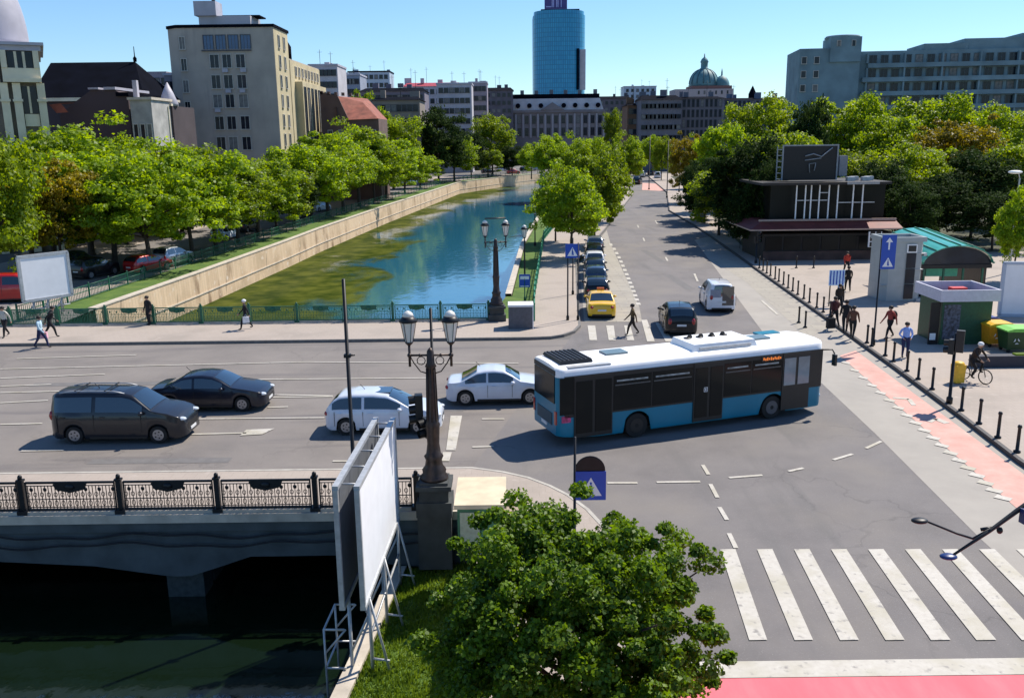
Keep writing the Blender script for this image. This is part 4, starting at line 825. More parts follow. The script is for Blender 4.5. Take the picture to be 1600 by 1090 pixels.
sig_pole('black traffic light pole on the right kerb beside the yellow bin', 1483, 630, 2.95, R(150))
sig_pole('dark traffic light pole on the far right kerb beside the white feather flag', 1181, 411, 2.6, R(30))
for (px, py, h, lb) in ((1014, 296, 11, 'tall street pole on the traffic island far up the street'), (1042, 309, 10, 'tall street pole at the right kerb before the pale island'), (1061, 300, 9.5, 'slender pale street pole behind the one at the kerb')):
    x, y = G(px, py, SW); pole_thing('street_pole', lb, 'pole', (x, y, SW), h, .1)
x, y = G(1156, 388, SW); t = thing('feather_flag', 'white teardrop feather flag at the edge of the tree shade', 'flag', (x, y, SW)); b = MB(); b.tube([(0, 0, 0), (0, 0, 1.2), (.05, 0, 3.0)], .025, iron, 5); b.build('pole', t)
b = MB(); b.yprism([(.02, .7), (.1, 1.0), (.2, 2.0), (.38, 2.6), (.4, 2.95), (.25, 3.15), (.05, 3.1), (-.06, 2.9), (-.03, 2.0)], -.015, .015, white); b.build('banner', t)
# near cabinets
x, y = G(742, 862, SW); t = thing('utility_cabinet', 'pale-topped green utility cabinet between the bronze lamp and near tree', 'cabinet', (x + .15, 23.6, SW)); b = MB()
b.bb(-.62, .62, -1.0, .9, 0, 1.12, mat('cabinet green', (.05, .16, .09), .6, var=.3, scale=3)); b.build('body', t); b = MB(); b.bb(-.7, .7, -1.08, .98, 1.12, 1.24, mat('cream roof', (.62, .52, .36), .7, var=.15, scale=2)); b.build('roof', t)
b = MB(); b.bb(-.55, -.02, -1.03, -1.001, .1, 1.0, mat('pale door', (.35, .38, .28), .7, var=.2)); b.build('door', t); b = MB(); b.bb(.02, .5, -1.03, -1.001, .1, 1.0, mat('cabinet green', (0, 0, 0))); b.box((.1, -1.04, .6), (.04, .04, .2), blackp); b.build('door', t)
t = thing('utility_box', 'small rusty brown box standing against the pale-topped cabinet', 'cabinet', (x + .98, 22.75, SW)); b = MB(); b.bb(-.25, .25, -.3, .3, 0, .95, mat('rust', (.12, .06, .045), .8, var=.4, scale=5)); b.build('body', t); b = MB(); b.bb(-.28, .28, -.33, .33, .95, 1.0, mat('pale lid', (.35, .27, .2), .7)); b.build('lid', t)
x, y = G(814, 514, SW); t = thing('utility_cabinet', 'grey cabinet with white top at the far bridge corner', 'cabinet', (x, y + .6, SW)); b = MB(); b.bb(-.72, .68, -.55, .55, 0, 1.3, mat('cabinet grey', (.1, .1, .115), .6, var=.15)); b.build('body', t); b = MB(); b.bb(-.74, .74, -.6, .6, 1.3, 1.42, whitep); b.bb(.681, .74, -.58, .58, .0, 1.3, whitep); b.build('roof', t)
# grey kiosk tower
Yk = G(1400, 470, SW)[1]; xa, xb = P(1376, 465, Yk)[0], P(1438, 465, Yk)[0]; zt = P(1400, 372, Yk)[1]; W_ = xb - xa
t = thing('kiosk_tower', 'tall pale grey kiosk tower with dark glass column beside the green canopy', 'kiosk', ((xa + xb) / 2, Yk, SW)); kg = mat('kiosk grey', (.34, .37, .37), .5, var=.08, scale=1.5); h = zt - SW
b = MB(); b.prism([(-W_ / 2, .3), (-W_ / 2 + .35, -.05), (W_ / 2 - .2, 0), (W_ / 2, .3), (W_ / 2, 2.2), (-W_ / 2, 2.2)], 0, h - .25, kg)
for z in (h * .25, h * .5, h * .75): b.bb(-W_ / 2 - .01, W_ / 2 + .01, -.055, 2.21, z, z + .02, steel)
b.build('body', t); b = MB()
for q in ((-W_ / 2 - .05, W_ / 2 + .05, -.12, .1), (-W_ / 2 - .05, W_ / 2 + .05, 2.1, 2.3)): b.bb(*q, h - .25, h + .05, kg)
for q in ((-W_ / 2 - .05, -W_ / 2 + .12), (W_ / 2 - .12, W_ / 2 + .05)): b.bb(*q, .1, 2.1, h - .25, h + .05, kg)
b.build('parapet', t)
for k in range(3): b = MB(); z0_ = .15 + k * h * .245; b.bb(.15, .75, -.1, -.06, z0_, z0_ + h * .235, wglass); b.build('glass_panel', t)
b = MB(); b.bb(.12, .78, -.12, -.04, h * .77, h * .77 + .55, whitep); b.bb(.2, .7, -.14, -.12, h * .77 + .08, h * .77 + .47, blackp); b.build('window', t)
b = MB(); b.bb(W_ / 2 - .35, W_ / 2 + .2, -.2, .3, 0, .15, steel); b.build('step', t); b = MB(); b.box((W_ / 2 + .1, .2, h - 1.1), (.2, .3, .2), steel); b.build('floodlight', t)
# metro entrance canopy
Yc = Yk + 1.5; x0 = P(1437, 410, Yc)[0]; x1 = P(1548, 405, Yc)[0]; gz = mat('green canopy sheet', (.05, .36, .24), .25, var=.15, scale=1, coat=.5); t = thing('metro_canopy', 'station entrance with curved ribbed green canopy right of the grey kiosk tower', 'canopy', ((x0 + x1) / 2, Yc, SW)); hw = (x1 - x0) / 2
arcp = [(-hw * math.cos(a), 2.35 + 1.35 * math.sin(a)) for a in np.linspace(.12, math.pi - .12, 17)]
b = MB(); vs = []
for (x_, z_) in arcp: vs += [(x_, -.5, z_ - .25), (x_, 6.5, z_ + .25), (x_, 6.5, z_ + .31), (x_, -.5, z_ - .19)]
for i in range(16):
    o_ = 4 * i; b.add([vs[o_ + k] for k in range(8)], [(0, 4, 5, 1), (3, 2, 6, 7), (0, 3, 7, 4), (1, 5, 6, 2), (0, 1, 2, 3), (4, 7, 6, 5)], gz)
b.build('roof', t)
for i in range(0, 17, 2): b = MB(); x_, z_ = arcp[i]; b.tube([(x_, -.55, z_ - .17), (x_, 6.55, z_ + .34)], .05, mat('green rib', (.03, .2, .13), .4), 5); b.build('rib', t)
b = MB(); b.yprism([(x_, z_ - .3) for x_, z_ in arcp] + [(arcp[-1][0], 2.1), (arcp[0][0], 2.1)], -.2, -.12, wglass); b.build('gable_glass', t)
b = MB(); b.bb(-hw * .98, hw * .98, -.35, -.15, 1.95, 2.2, iron); b.build('beam', t)
for x_ in (-.9, -.35, .2, .75): b = MB(); b.bb(hw * x_ - .06, hw * x_ + .06, -.3, -.2, 0, 1.95, greeni); b.build('post', t)
for x_ in (-.9, .9): b = MB(); b.bb(hw * x_ - .04, hw * x_ + .04, 0, 6.4, 0, 2.2, wglass); b.build('side_wall', t)
b = MB(); b.bb(-hw * .7, hw * .2, .5, 1.0, 1.3, 2.1, mat('green banner', (.08, .45, .28), .5)); b.build('inner_sign', t)
# small green kiosk
Yq = G(1500, 538, SW)[1]; xa, xb = P(1468, 530, Yq)[0], P(1545, 530, Yq)[0]; zt = P(1500, 470, Yq)[1]; W_ = xb - xa; h = zt - SW
t = thing('kiosk', 'small dark green kiosk with white parapet and red thing on its roof', 'kiosk', ((xa + xb) / 2, Yq, SW)); dg = mat('kiosk green', (.01, .07, .035), .5, var=.2)
b = MB(); b.bb(-W_ / 2, W_ / 2, 0, 2.6, 0, h, dg); b.build('body', t); pw = mat('lilac white parapet', (.55, .54, .62), .6, var=.08); b = MB(); e_ = .25
b.bb(-W_ / 2 - e_, W_ / 2 + e_, -e_, -e_ + .1, h, h + .6, pw); b.bb(-W_ / 2 - e_, W_ / 2 + e_, 2.6 + e_ - .1, 2.6 + e_, h, h + .6, pw); b.bb(-W_ / 2 - e_, -W_ / 2 - e_ + .1, -e_ + .1, 2.5 + e_, h, h + .6, pw); b.bb(W_ / 2 + e_ - .1, W_ / 2 + e_, -e_ + .1, 2.5 + e_, h, h + .6, pw); b.bb(-W_ / 2 - e_ + .1, W_ / 2 + e_ - .1, -e_ + .1, 2.5 + e_, h, h + .1, mat('roof felt', (.12, .08, .1), .9)); b.build('parapet', t)
b = MB(); b.box((.2, 1.6, h + .3), (.8, .5, .3), mat('red tarp', (.6, .04, .04), .6)); b.build('roof_box', t)
b = MB(); b.bb(-W_ / 2 + .1, -W_ / 2 + .95, -.03, -.001, .3, h - .2, mat('poster', (.06, .07, .10), .5, var=.9, scale=7)); b.build('poster', t)
b = MB(); b.bb(-W_ / 2 - .55, -W_ / 2 - .05, .1, .18, .0, h - .1, iron); b.bb(-W_ / 2 - .5, -W_ / 2 - .2, .06, .1, .25, .6, whitep); b.build('shutter', t)
# containers
def container(label, px0, px1, pyb, m, lid, words=False):
    Y_ = G((px0 + px1) / 2, pyb, SW)[1]; xa, xb = P(px0, pyb, Y_)[0], P(px1, pyb, Y_)[0]; w_ = xb - xa; t = thing('waste_container', label, 'waste container', ((xa + xb) / 2, Y_ + .5, SW), 0, 'waste containers by the billboard')
    b = MB(); w2 = w_ / 2; b.add([(-w2 * .86, -.42, .18), (w2 * .86, -.42, .18), (w2 * .86, .42, .18), (-w2 * .86, .42, .18), (-w2, -.52, 1.1), (w2, -.52, 1.1), (w2, .52, 1.1), (-w2, .52, 1.1)], [(3, 2, 1, 0), (0, 1, 5, 4), (1, 2, 6, 5), (2, 3, 7, 6), (3, 0, 4, 7), (4, 5, 6, 7)], m); b.build('body', t)
    b = MB(); b.yprism([(-w2 - .04, 1.1), (w2 + .04, 1.1), (w2 + .04, 1.17), (w2 * .6, 1.27), (-w2 * .6, 1.27), (-w2 - .04, 1.17)], -.57, .57, lid); b.build('lid', t)
    for sx_ in (-1, 1):
        for sy_ in (-1, 1): MB().wheel((sx_ * w2 * .75, sy_ * .35, .1), .1, .06, rubber, 12).build('wheel', t)
    b = MB()
    for a in (0, 2.09, 4.19): b.yprism([(-w2 * .4 + .16 * math.cos(a), .62 + .16 * math.sin(a)), (-w2 * .4 + .16 * math.cos(a + 1.2), .62 + .16 * math.sin(a + 1.2)), (-w2 * .4 + .09 * math.cos(a + 1.0), .62 + .09 * math.sin(a + 1.0)), (-w2 * .4 + .09 * math.cos(a + .2), .62 + .09 * math.sin(a + .2))], -.53, -.50, signw)
    b.build('recycling_mark', t)
container('dark blue waste container, left of the yellow one', 1520, 1560, 532, mat('container blue', (.012, .02, .13), .5), mat('container blue lid', (.015, .03, .2), .5))
container('yellow waste container between the blue and the green one', 1543, 1585, 543, mat('container yellow', (.62, .28, .01), .5), mat('container yellow lid', (.7, .4, .01), .5))
container('green waste container with bright lime lid at the right edge', 1571, 1622, 552, mat('container green', (.02, .06, .015), .5), mat('container lime', (.2, .55, .08), .5))
x, y = G(1495, 598, SW); t = thing('litter_bin', 'small yellow litter bin by the traffic light pole', 'bin', (x, y, SW)); b = MB(); b.box((0, 0, .45), (.42, .4, .8), mat('bin yellow', (.75, .42, .02), .5), .2, 1.1); b.build('body', t); b = MB(); b.sphere((0, 0, .88), (.26, .24, .12), mat('bin yellow', (0, 0, 0)), 10, 6); b.build('lid', t)
x, y = G(1590, 572, SW); t = thing('planter', 'long low dark planter wall with a green strip at the right edge', 'planter', (x, y, SW)); b = MB(); b.bb(-2.2, 4, -.2, .3, 0, .55, mat('dark planter', (.03, .03, .045), .7)); b.build('box', t); b = MB(); b.bb(-.2, 4, -.12, .22, .551, .62, L_green); b.build('plants', t)
# street lamp arm from the right edge
Ym = 13.5
t = thing('street_lamp', 'slim dark street lamp with two heads on curved arms reaching over the zebra crossing', 'street lamp', (P(1700, 760, Ym)[0], Ym, SW)); bx_ = t.location.x
def rp(px, py, Y_): q = P(px, py, Y_); return (q[0] - bx_, Y_ - Ym, q[1] - SW)
top_ = rp(1700, 722, Ym); b = MB(); b.tube([(0, 0, 0), (0, 0, 1), (top_[0], 0, top_[2])], [.1, .08, .06], iron, 8); b.build('pole', t)
b = MB(); b.tube([top_, rp(1590, 797, Ym - .1), rp(1545, 830, Ym - .3), rp(1490, 866, Ym - .5)], [.05, .04, .03, .02], iron, 6); b.tube([rp(1548, 826, Ym - .3), rp(1520, 841, Ym - .2), rp(1495, 833, Ym), rp(1450, 815, Ym + .1)], [.025, .02, .02, .016], iron, 6); b.tube([rp(1550, 824, Ym - .25), rp(1532, 827, Ym - .2)], .03, iron, 5); b.build('arm', t)
for q, mm in ((rp(1482, 869, Ym - .5), mat('blue dark lamp', (.01, .03, .14), .35)), (rp(1437, 813, Ym + .1), iron)): b = MB(); b.sphere(q, (.14, .10, .045), mm, 12, 8); b.build('lamp_head', t)
b = MB(); q = rp(1562, 828, Ym - .2); b.sphere(q, (.05, .05, .06), iron, 8, 6); b.build('sensor', t)
b = MB(); q = rp(1600, 803, Ym - .15); b.box((q[0] + .1, q[1], q[2] - .02), (.3, .12, .24), mat('blue box', (.01, .03, .12), .4), .2); b.build('control_box', t)
x, y = G(1640, 420, SW)
t = thing('street_lamp', 'white round lamp head on a pole among trees at the right edge', 'street lamp', (P(1586, 272, 70)[0] + .4, 70, SW)); b = MB(); hz_ = P(1586, 272, 70)[1]; b.lathe((0, 0, 0), [(.09, 0), (.06, hz_ - .5)], steel, 8); b.tube([(0, 0, hz_ - .5), (-.1, 0, hz_ - .15), (-.4, 0, hz_)], .04, steel, 6); b.build('pole', t); b = MB(); b.sphere((-.4, 0, hz_), (.55, .4, .14), whitep, 12, 6); b.build('lamp_head', t)
# ------------------------------------------------------------ pavilion
Yp = G(1290, 408, SW)[1]; X = lambda px: P(px, 400, Yp)[0]; Z = lambda py, Y_=Yp: P(1290, py, Y_)[1] - SW
t = thing('pavilion', 'dark two-storey restaurant pavilion with red awning roof under the park trees', 'restaurant', (X(1180), Yp, SW)); x0 = X(1180); xr = X(1405) - x0
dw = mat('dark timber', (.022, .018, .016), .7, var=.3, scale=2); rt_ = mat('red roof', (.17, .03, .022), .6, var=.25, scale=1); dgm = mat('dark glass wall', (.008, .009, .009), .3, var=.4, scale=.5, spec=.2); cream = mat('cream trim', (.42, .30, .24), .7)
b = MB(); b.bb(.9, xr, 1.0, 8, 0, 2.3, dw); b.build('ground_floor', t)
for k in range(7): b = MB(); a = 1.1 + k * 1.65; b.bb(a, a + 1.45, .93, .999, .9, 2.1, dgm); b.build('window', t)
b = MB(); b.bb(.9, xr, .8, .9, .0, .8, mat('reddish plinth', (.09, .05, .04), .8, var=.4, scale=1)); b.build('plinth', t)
z = Z(357, Yp); b = MB(); b.bb(-.6, xr, -.3, 9, z - .12, z, cream); b.build('awning_edge', t)
b = MB(); b.add([(-.6, -.3, z + .002), (xr, -.3, z + .002), (xr, 1.4, z + .55), (.8, 1.4, z + .55), (.8, 9, z + .55), (-.6, 9, z + .002)], [(0, 1, 2, 3), (0, 3, 4, 5)], rt_); b.add([(.8, 1.4, z + .55), (xr, 1.4, z + .55), (xr, 9, z + .55), (.8, 9, z + .55)], [(0, 1, 2, 3)], rt_); b.build('awning', t)
b = MB(); b.bb(.5, xr, 1.2, 1.35, z + .55, z + .72, cream); b.build('roof_kerb', t)
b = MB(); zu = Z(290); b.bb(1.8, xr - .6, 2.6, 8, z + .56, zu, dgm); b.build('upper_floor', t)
for px in (1248, 1262, 1271, 1284, 1299, 1313, 1337, 1352): b = MB(); q = X(px) - x0; b.bb(q - .05, q + .05, 1.6, 1.7, z + .56, zu, whitep); b.build('post', t)
for a, c, zz in ((1250, 1298, 315), (1313, 1372, 319), (1285, 1300, 303)): b = MB(); b.bb(X(a) - x0, X(c) - x0, 1.71, 1.76, Z(zz) - .04, Z(zz) + .04, steel); b.build('rail', t)
b = MB(); b.bb(X(1190) - x0, X(1392) - x0, 1.0, 9, zu, zu + .22, dw); b.bb(X(1322) - x0, X(1372) - x0, .9, 1.0, zu + .02, zu + .24, mat('grey trim', (.3, .3, .3), .6)); b.build('flat_roof', t)
for k in range(4): b = MB(); b.box((X(1340 + 12 * k) - x0, 3 + k % 2, zu + .4), (.7, .5, .35), steel); b.build('roof_unit', t)
b = MB(); b.bb(X(1352) - x0, X(1372) - x0, -.45, -.3, Z(386), Z(362), whitep); o = b.build('lattice_board', t)
for k in range(2):
    for j in range(3): b = MB(); q = X(1354 + 9 * k) - x0; w_ = .42; zz = Z(385) + j * .47; b.bb(q, q + w_, -.47, -.451, zz, zz + .38, dw); b.build('lattice_hole', o)
t = thing('roof_sign', 'large dark billboard frame with bent white tubes standing on the pavilion roof', 'rooftop sign', (X(1232), Yp + 3.2, SW + zu + .22)); w_ = X(1312) - X(1232) + .3; hh = Z(228, Yp + 3.2) - zu - .22
b = MB(); b.bb(0, w_, 0, .25, .1, hh, iron); b.build('panel', t); b = MB(); wf = mat('grey frame', (.25, .27, .29), .6)
b.bb(-.1, w_ + .1, -.1, -.02, hh, hh + .12, wf); b.bb(-.1, .02, -.1, -.02, .1, hh, wf); b.bb(w_ - .02, w_ + .1, -.1, -.02, .1, hh, wf)
for k in range(6): b.bb(-.5, -.12, -.1, .1, .2 + k * hh / 6, .26 + k * hh / 6, wf)
b.bb(-.55, -.5, -.1, .1, .1, hh, wf); b.build('frame', t)
b = MB(); b.tube([(w_ * .4, -.15, hh * .72), (w_ * .55, -.2, hh * .78), (w_ * .7, -.2, hh * .7), (w_ * .9, -.1, hh * .95)], .06, wf, 6); b.tube([(w_ * .5, -.15, hh * .25), (w_ * .48, -.2, hh * .5), (w_ * .6, -.2, hh * .52), (w_ * .58, -.2, hh * .3)], .05, wf, 6); b.tube([(w_ * .4, -.15, hh * .6), (w_ * .7, -.15, hh * .66)], .05, wf, 6); b.build('neon_tube', t)
b = MB(); b.bb(w_ + .25, w_ + .95, -.1, .5, hh * .15, hh * .72, mat('grey cabinet', (.2, .21, .23), .6)); b.build('equipment_box', t)
# bus shelter and small things at the far right kerb
x, y = G(1095, 345, SW); t = thing('bus_shelter', 'bus shelter with pale panel and blue poster in the tree shade', 'bus shelter', (x, y, SW), R(75)); b = MB(); b.bb(-2, 2, -.8, .8, 2.4, 2.52, steel); b.build('roof', t)
for q in (-1.9, 1.9): b = MB(); b.bb(q - .05, q + .05, -.05, .05, 0, 2.4, steel); b.build('post', t)
b = MB(); b.bb(-1.95, -1.85, -.7, .6, .2, 2.2, mat('blue poster', (.06, .1, .35), .3, var=.5, scale=3)); b.build('poster', t); b = MB(); b.bb(-1.8, 1.8, -.62, -.58, .3, 2.2, wglass); b.build('glass', t); b = MB(); b.bb(-1.2, 1.2, -.4, 0, .42, .48, dw); b.build('seat', t)
# ------------------------------------------------------------ people
def person(label, loc, face, shirt, legs=None, skin=ochre, hair=None, pose='walk', ph=1, H=1.72, hat=None, bag=None, lean=0, group=None, sleeves=None):
    """face = heading of travel (radians, 0 = +X)"""
    hair = hair or mat('hair', (.015, .01, .008), .7); legs = legs or cloth('dark trousers', (.015, .016, .022)); shoe = mat('shoe', (.01, .01, .01), .6)
    k = H / 1.72; V = []; E = []; Rr_ = []; T = []
    def v(p, r, t, par=None):
        V.append(Vector(p) * k); Rr_.append(r * k); T.append(t)
        if par is not None: E.append((par, len(V) - 1)); 
        return len(V) - 1
    st = .24 if pose == 'walk' else .03
    if pose == 'ride': st = 0
    pel = v((0, 0, .93), .135, 'l'); w1 = v((lean * .1, 0, 1.06), .125, 's', pel); ch = v((.02 + lean * .3, 0, 1.24), .15, 's', w1); sh = v((.01 + lean * .5, 0, 1.40), .12, 's', ch)
    nk = v((.02 + lean * .6, 0, 1.49), .055, 'k', sh); h1 = v((.04 + lean * .7, 0, 1.56), .075, 'k', nk); h2 = v((.04 + lean * .75, 0, 1.63), .095, 'k', h1); v((.03 + lean * .75, 0, 1.68), .07, 'k', h2)
    nz = v((.125 + lean * .72, 0, 1.59), .016, 'k', h2)
    for s_ in (-1, 1):
        f = s_ * ph
        hp = v((0, s_ * .1, .88), .1, 'l', pel)
        if pose == 'ride': kn = v((.3 + .06 * f, s_ * .12, .72 + .12 * f), .065, 'l', hp); an = v((.16 + .08 * f, s_ * .12, .34 + .12 * f), .045, 'l', kn)
        else: kn = v((f * st * .62 + .05, s_ * .09, .50), .068, 'l', hp); an = v((f * st * 1.1 - (.06 if f < 0 and st > .1 else 0), s_ * .085, .09 + (.05 if f < 0 and st > .1 else 0)), .042, 'l', kn)
        a = V[an] / k; v((a.x + .14, a.y + s_ * .015, a.z - .05 if a.z < .3 else a.z - .03), .036, 'f', v((a.x + .03, a.y, max(.045, a.z - .045)), .04, 'f', an))
        so_ = v((.01 + lean * .5, s_ * .18, 1.385), .062, 's', sh); g = -f * (.22 if pose == 'walk' else .04)
        if pose == 'ride': el = v((.2 + lean * .4, s_ * .23, 1.16), .046, 's', so_); wr = v((.42, s_ * .21, 1.04), .032, sleeves or 's', el)
        elif pose == 'hands': el = v((-.05, s_ * .27, 1.13), .046, 's', so_); wr = v((.12, s_ * .17, 1.0), .032, sleeves or 's', el)
        else: el = v((g * .45 - .02, s_ * .225, 1.12), .046, 's', so_); wr = v((g + .06, s_ * .23, .89), .032, sleeves or 's', el)
        w_ = V[wr] / k; d = (w_ - V[el] / k).normalized(); pm_ = v(w_ + d * .06, .03, 'k', wr)
        p_ = w_ + d * .085
        for j in range(4):
            off_ = Vector((.026 * (j - 1.5), 0, 0)); ln = (.06, .072, .067, .052)[j]; m1 = v(p_ + off_ + d * ln * .5, .0095, 'k', pm_); v(p_ + off_ * 1.1 + d * ln + Vector((.006, -s_ * .016, 0)), .008, 'k', m1)
        m1 = v(w_ + d * .05 + Vector((.045, -s_ * .01, 0)), .010, 'k', pm_); v(w_ + d * .085 + Vector((.055, -s_ * .02, 0)), .009, 'k', m1)
    me = bpy.data.meshes.new('tmp'); me.from_pydata([tuple(p) for p in V], E, []); o = bpy.data.objects.new('person', me); COL.objects.link(o)
    md = o.modifiers.new('s', 'SKIN'); md.use_smooth_shade = True; sv = me.skin_vertices[0].data
    for i, r in enumerate(Rr_): sv[i].radius = (r, r * (.82 if T[i] == 's' and i in (w1, ch) else 1)) if i not in (ch, w1, sh) else (r * .8, r * 1.12)
    for i in range(len(V)): sv[i].use_root = i == pel
    ss_ = o.modifiers.new('b', 'SUBSURF'); ss_.levels = 1; ss_.render_levels = 1
    dg = bpy.context.evaluated_depsgraph_get(); nm = bpy.data.meshes.new_from_object(o.evaluated_get(dg)); bpy.data.objects.remove(o)
    nm.name = 'body'; nm.materials.clear(); ml = {'s': shirt, 'l': legs, 'k': skin, 'f': shoe}; keys = list(ml)
    for q in keys: nm.materials.append(ml[q])
    pts = np.array([tuple(p) for p in V]); rr = np.array(Rr_)
    for poly in nm.polygons:
        c = np.array(poly.center); i = int(np.argmin(np.linalg.norm(pts - c, axis=1) - rr)); poly.material_index = keys.index(T[i]); poly.use_smooth = True
    t = bpy.data.objects.new('person', nm); COL.objects.link(t); t.location = loc; t.rotation_euler.z = face; t.scale = (1.15, 1.18, 1.03); tag(t, label, 'person', group or 'people on foot')
    b = MB(); hx = (.03 + lean * .75) * k
    b.sphere((hx - .012, 0, 1.655 * k), (.115 * k, .105 * k, .1 * k), hat or hair, 12, 8); b.build('hat' if hat else 'hair', t)
    for s_ in (-1, 1): b = MB(); b.sphere((hx + .1 * k, s_ * .035 * k, 1.62 * k), .013, blackp, 6, 4); b.build('eye', t)
    b = MB(); b.box((hx + .105 * k, 0, 1.555 * k), (.012, .045, .012), mat('lips', (.3, .1, .08), .6)); b.build('mouth', t)
    if bag:
        b = MB(); m_, pl_ = bag
        if pl_ == 'back': b.sphere((-.2, 0, 1.22), (.13, .17, .24), m_, 10, 8); b.build('backpack', t)
        elif pl_ == 'case': b.bb(-.45, -.2, .18, .55, .05, .62, m_); b.tube([(-.32, .25, .6), (-.25, .25, .95)], .015, iron, 5); b.build('suitcase', t)
        else: b.box((.0, .3, .62), (.34, .14, .34), m_, 0, .9); b.tube([(-.08, .3, .78), (0, .26, .92), (.08, .3, .78)], .012, m_, 5); b.build('shopping_bag', t)
    return t
C_ = cloth; jeans = C_('jeans', (.03, .045, .09)); blk = C_('black', (.012, .012, .014))
def at(px, py, z=SW): x, y = G(px, py, z); return (x, y, z - .004)
person('person in a pale coat over black, at the left end of the far bridge pavement', at(10, 526), R(-100), C_('cream', (.5, .48, .42)), blk)
person('person in light blue carrying a pink bag, stepping off the kerb', at(66, 543, .02), R(0), C_('light blue', (.45, .6, .68)), C_('navy', (.02, .025, .08)), bag=(C_('pink', (.75, .4, .48)), 'hand'))
person('person in a black jacket striding beside the one in light blue', at(80, 526), R(20), blk, blk, ph=-1, lean=.25)
person('person in dark clothes standing at the far bridge railing', at(234, 507), R(-120), blk, blk, pose='stand')
person('person in a black jacket and white cap walking on the far bridge pavement', at(385, 514), R(-160), blk, blk, hat=C_('white', (.75, .75, .75)), bag=(C_('white', (.75, .75, .75)), 'hand'))
person('person in an olive brown jacket on the zebra crossing by the taxi', at(988, 523, .04), R(180), C_('olive brown', (.12, .075, .03)), C_('dark brown', (.03, .02, .015)))
person('person in black just behind the striped notice board', at(1324, 455), R(80), blk, blk)
person('person in a pale blue shirt and dark trousers in front of the notice board', at(1312, 470), R(-80), C_('pale blue', (.35, .5, .7)), blk)
person('person in dark brown with short sleeves nearest the striped notice board', at(1310, 488), R(-90), C_('dark brown', (.03, .02, .015)), blk)
person('person in dark red brown pulling a suitcase beside the kerb', at(1303, 511), R(100), C_('maroon', (.08, .02, .02)), blk, bag=(C_('black', (0, 0, 0)), 'case'))
person('person in black walking in the middle of the kerbside group', at(1320, 520), R(75), blk, blk, ph=-1, H=1.8)
person('person in a brown jacket nearest the camera in the kerbside group', at(1331, 528), R(60), C_('brown', (.12, .05, .03)), blk)
person('person in a red jacket and dark trousers walking across the square', at(1389, 528), R(200), C_('red', (.28, .045, .035)), blk, bag=(C_('black', (0, 0, 0)), 'back'))
person('person in a light blue shirt standing with hands on the hips', at(1413, 558), R(-95), C_('shirt blue', (.25, .38, .75)), C_('navy', (.02, .025, .08)), pose='hands')
person('person in a bright red top far off before the pavilion', at(1322, 428), R(-90), C_('bright red', (.5, .05, .03)), blk)
person('person in dark clothes far up on the right pavement near the shelter', at(1062, 322), R(-90), blk, blk)
# cyclist: bicycle is a thing, rider another
bxy = at(1521, 596); hd = R(-60)
t = thing('bicycle', 'dark bicycle under the rider beside the yellow litter bin', 'bicycle', bxy, hd)
for x_ in (-.52, .52): o = MB().wheel((0, 0, 0), .34, .04, rubber, 24, r0=.30).build('wheel', t, (x_, 0, .34)); b = MB(); [b.tube([(0, 0, 0), (.31 * math.cos(a), 0, .31 * math.sin(a))], .004, steel, 3) for a in np.linspace(0, 6.28, 13)]; b.build('spokes', o)
b = MB(); [b.tube(p, .018, iron, 6) for p in ([(-.52, 0, .34), (-.1, 0, .3), (.38, 0, .78), (-.2, 0, .78), (-.1, 0, .3)], [(-.52, 0, .34), (-.2, 0, .78), (-.23, 0, .93)], [(.52, 0, .34), (.38, 0, .78), (.34, 0, .98)])]; b.build('frame', t)
b = MB(); b.tube([(.36, -.25, 1.0), (.34, 0, .98), (.36, .25, 1.0)], .014, iron, 6); b.build('handlebar', t); b = MB(); b.sphere((-.24, 0, .95), (.13, .07, .03), blackp, 8, 5); b.build('saddle', t); b = MB(); b.box((-.1, 0, .3), (.04, .3, .04), blackp); b.build('pedals', t)
person('person in a dark jacket and white cap riding the bicycle', (bxy[0] - .12 * math.cos(hd), bxy[1] - .12 * math.sin(hd), bxy[2] + .05), hd, C_('dark brown', (.03, .02, .015)), blk, pose='ride', hat=C_('white', (.75, .75, .75)), lean=.3, group='riders')
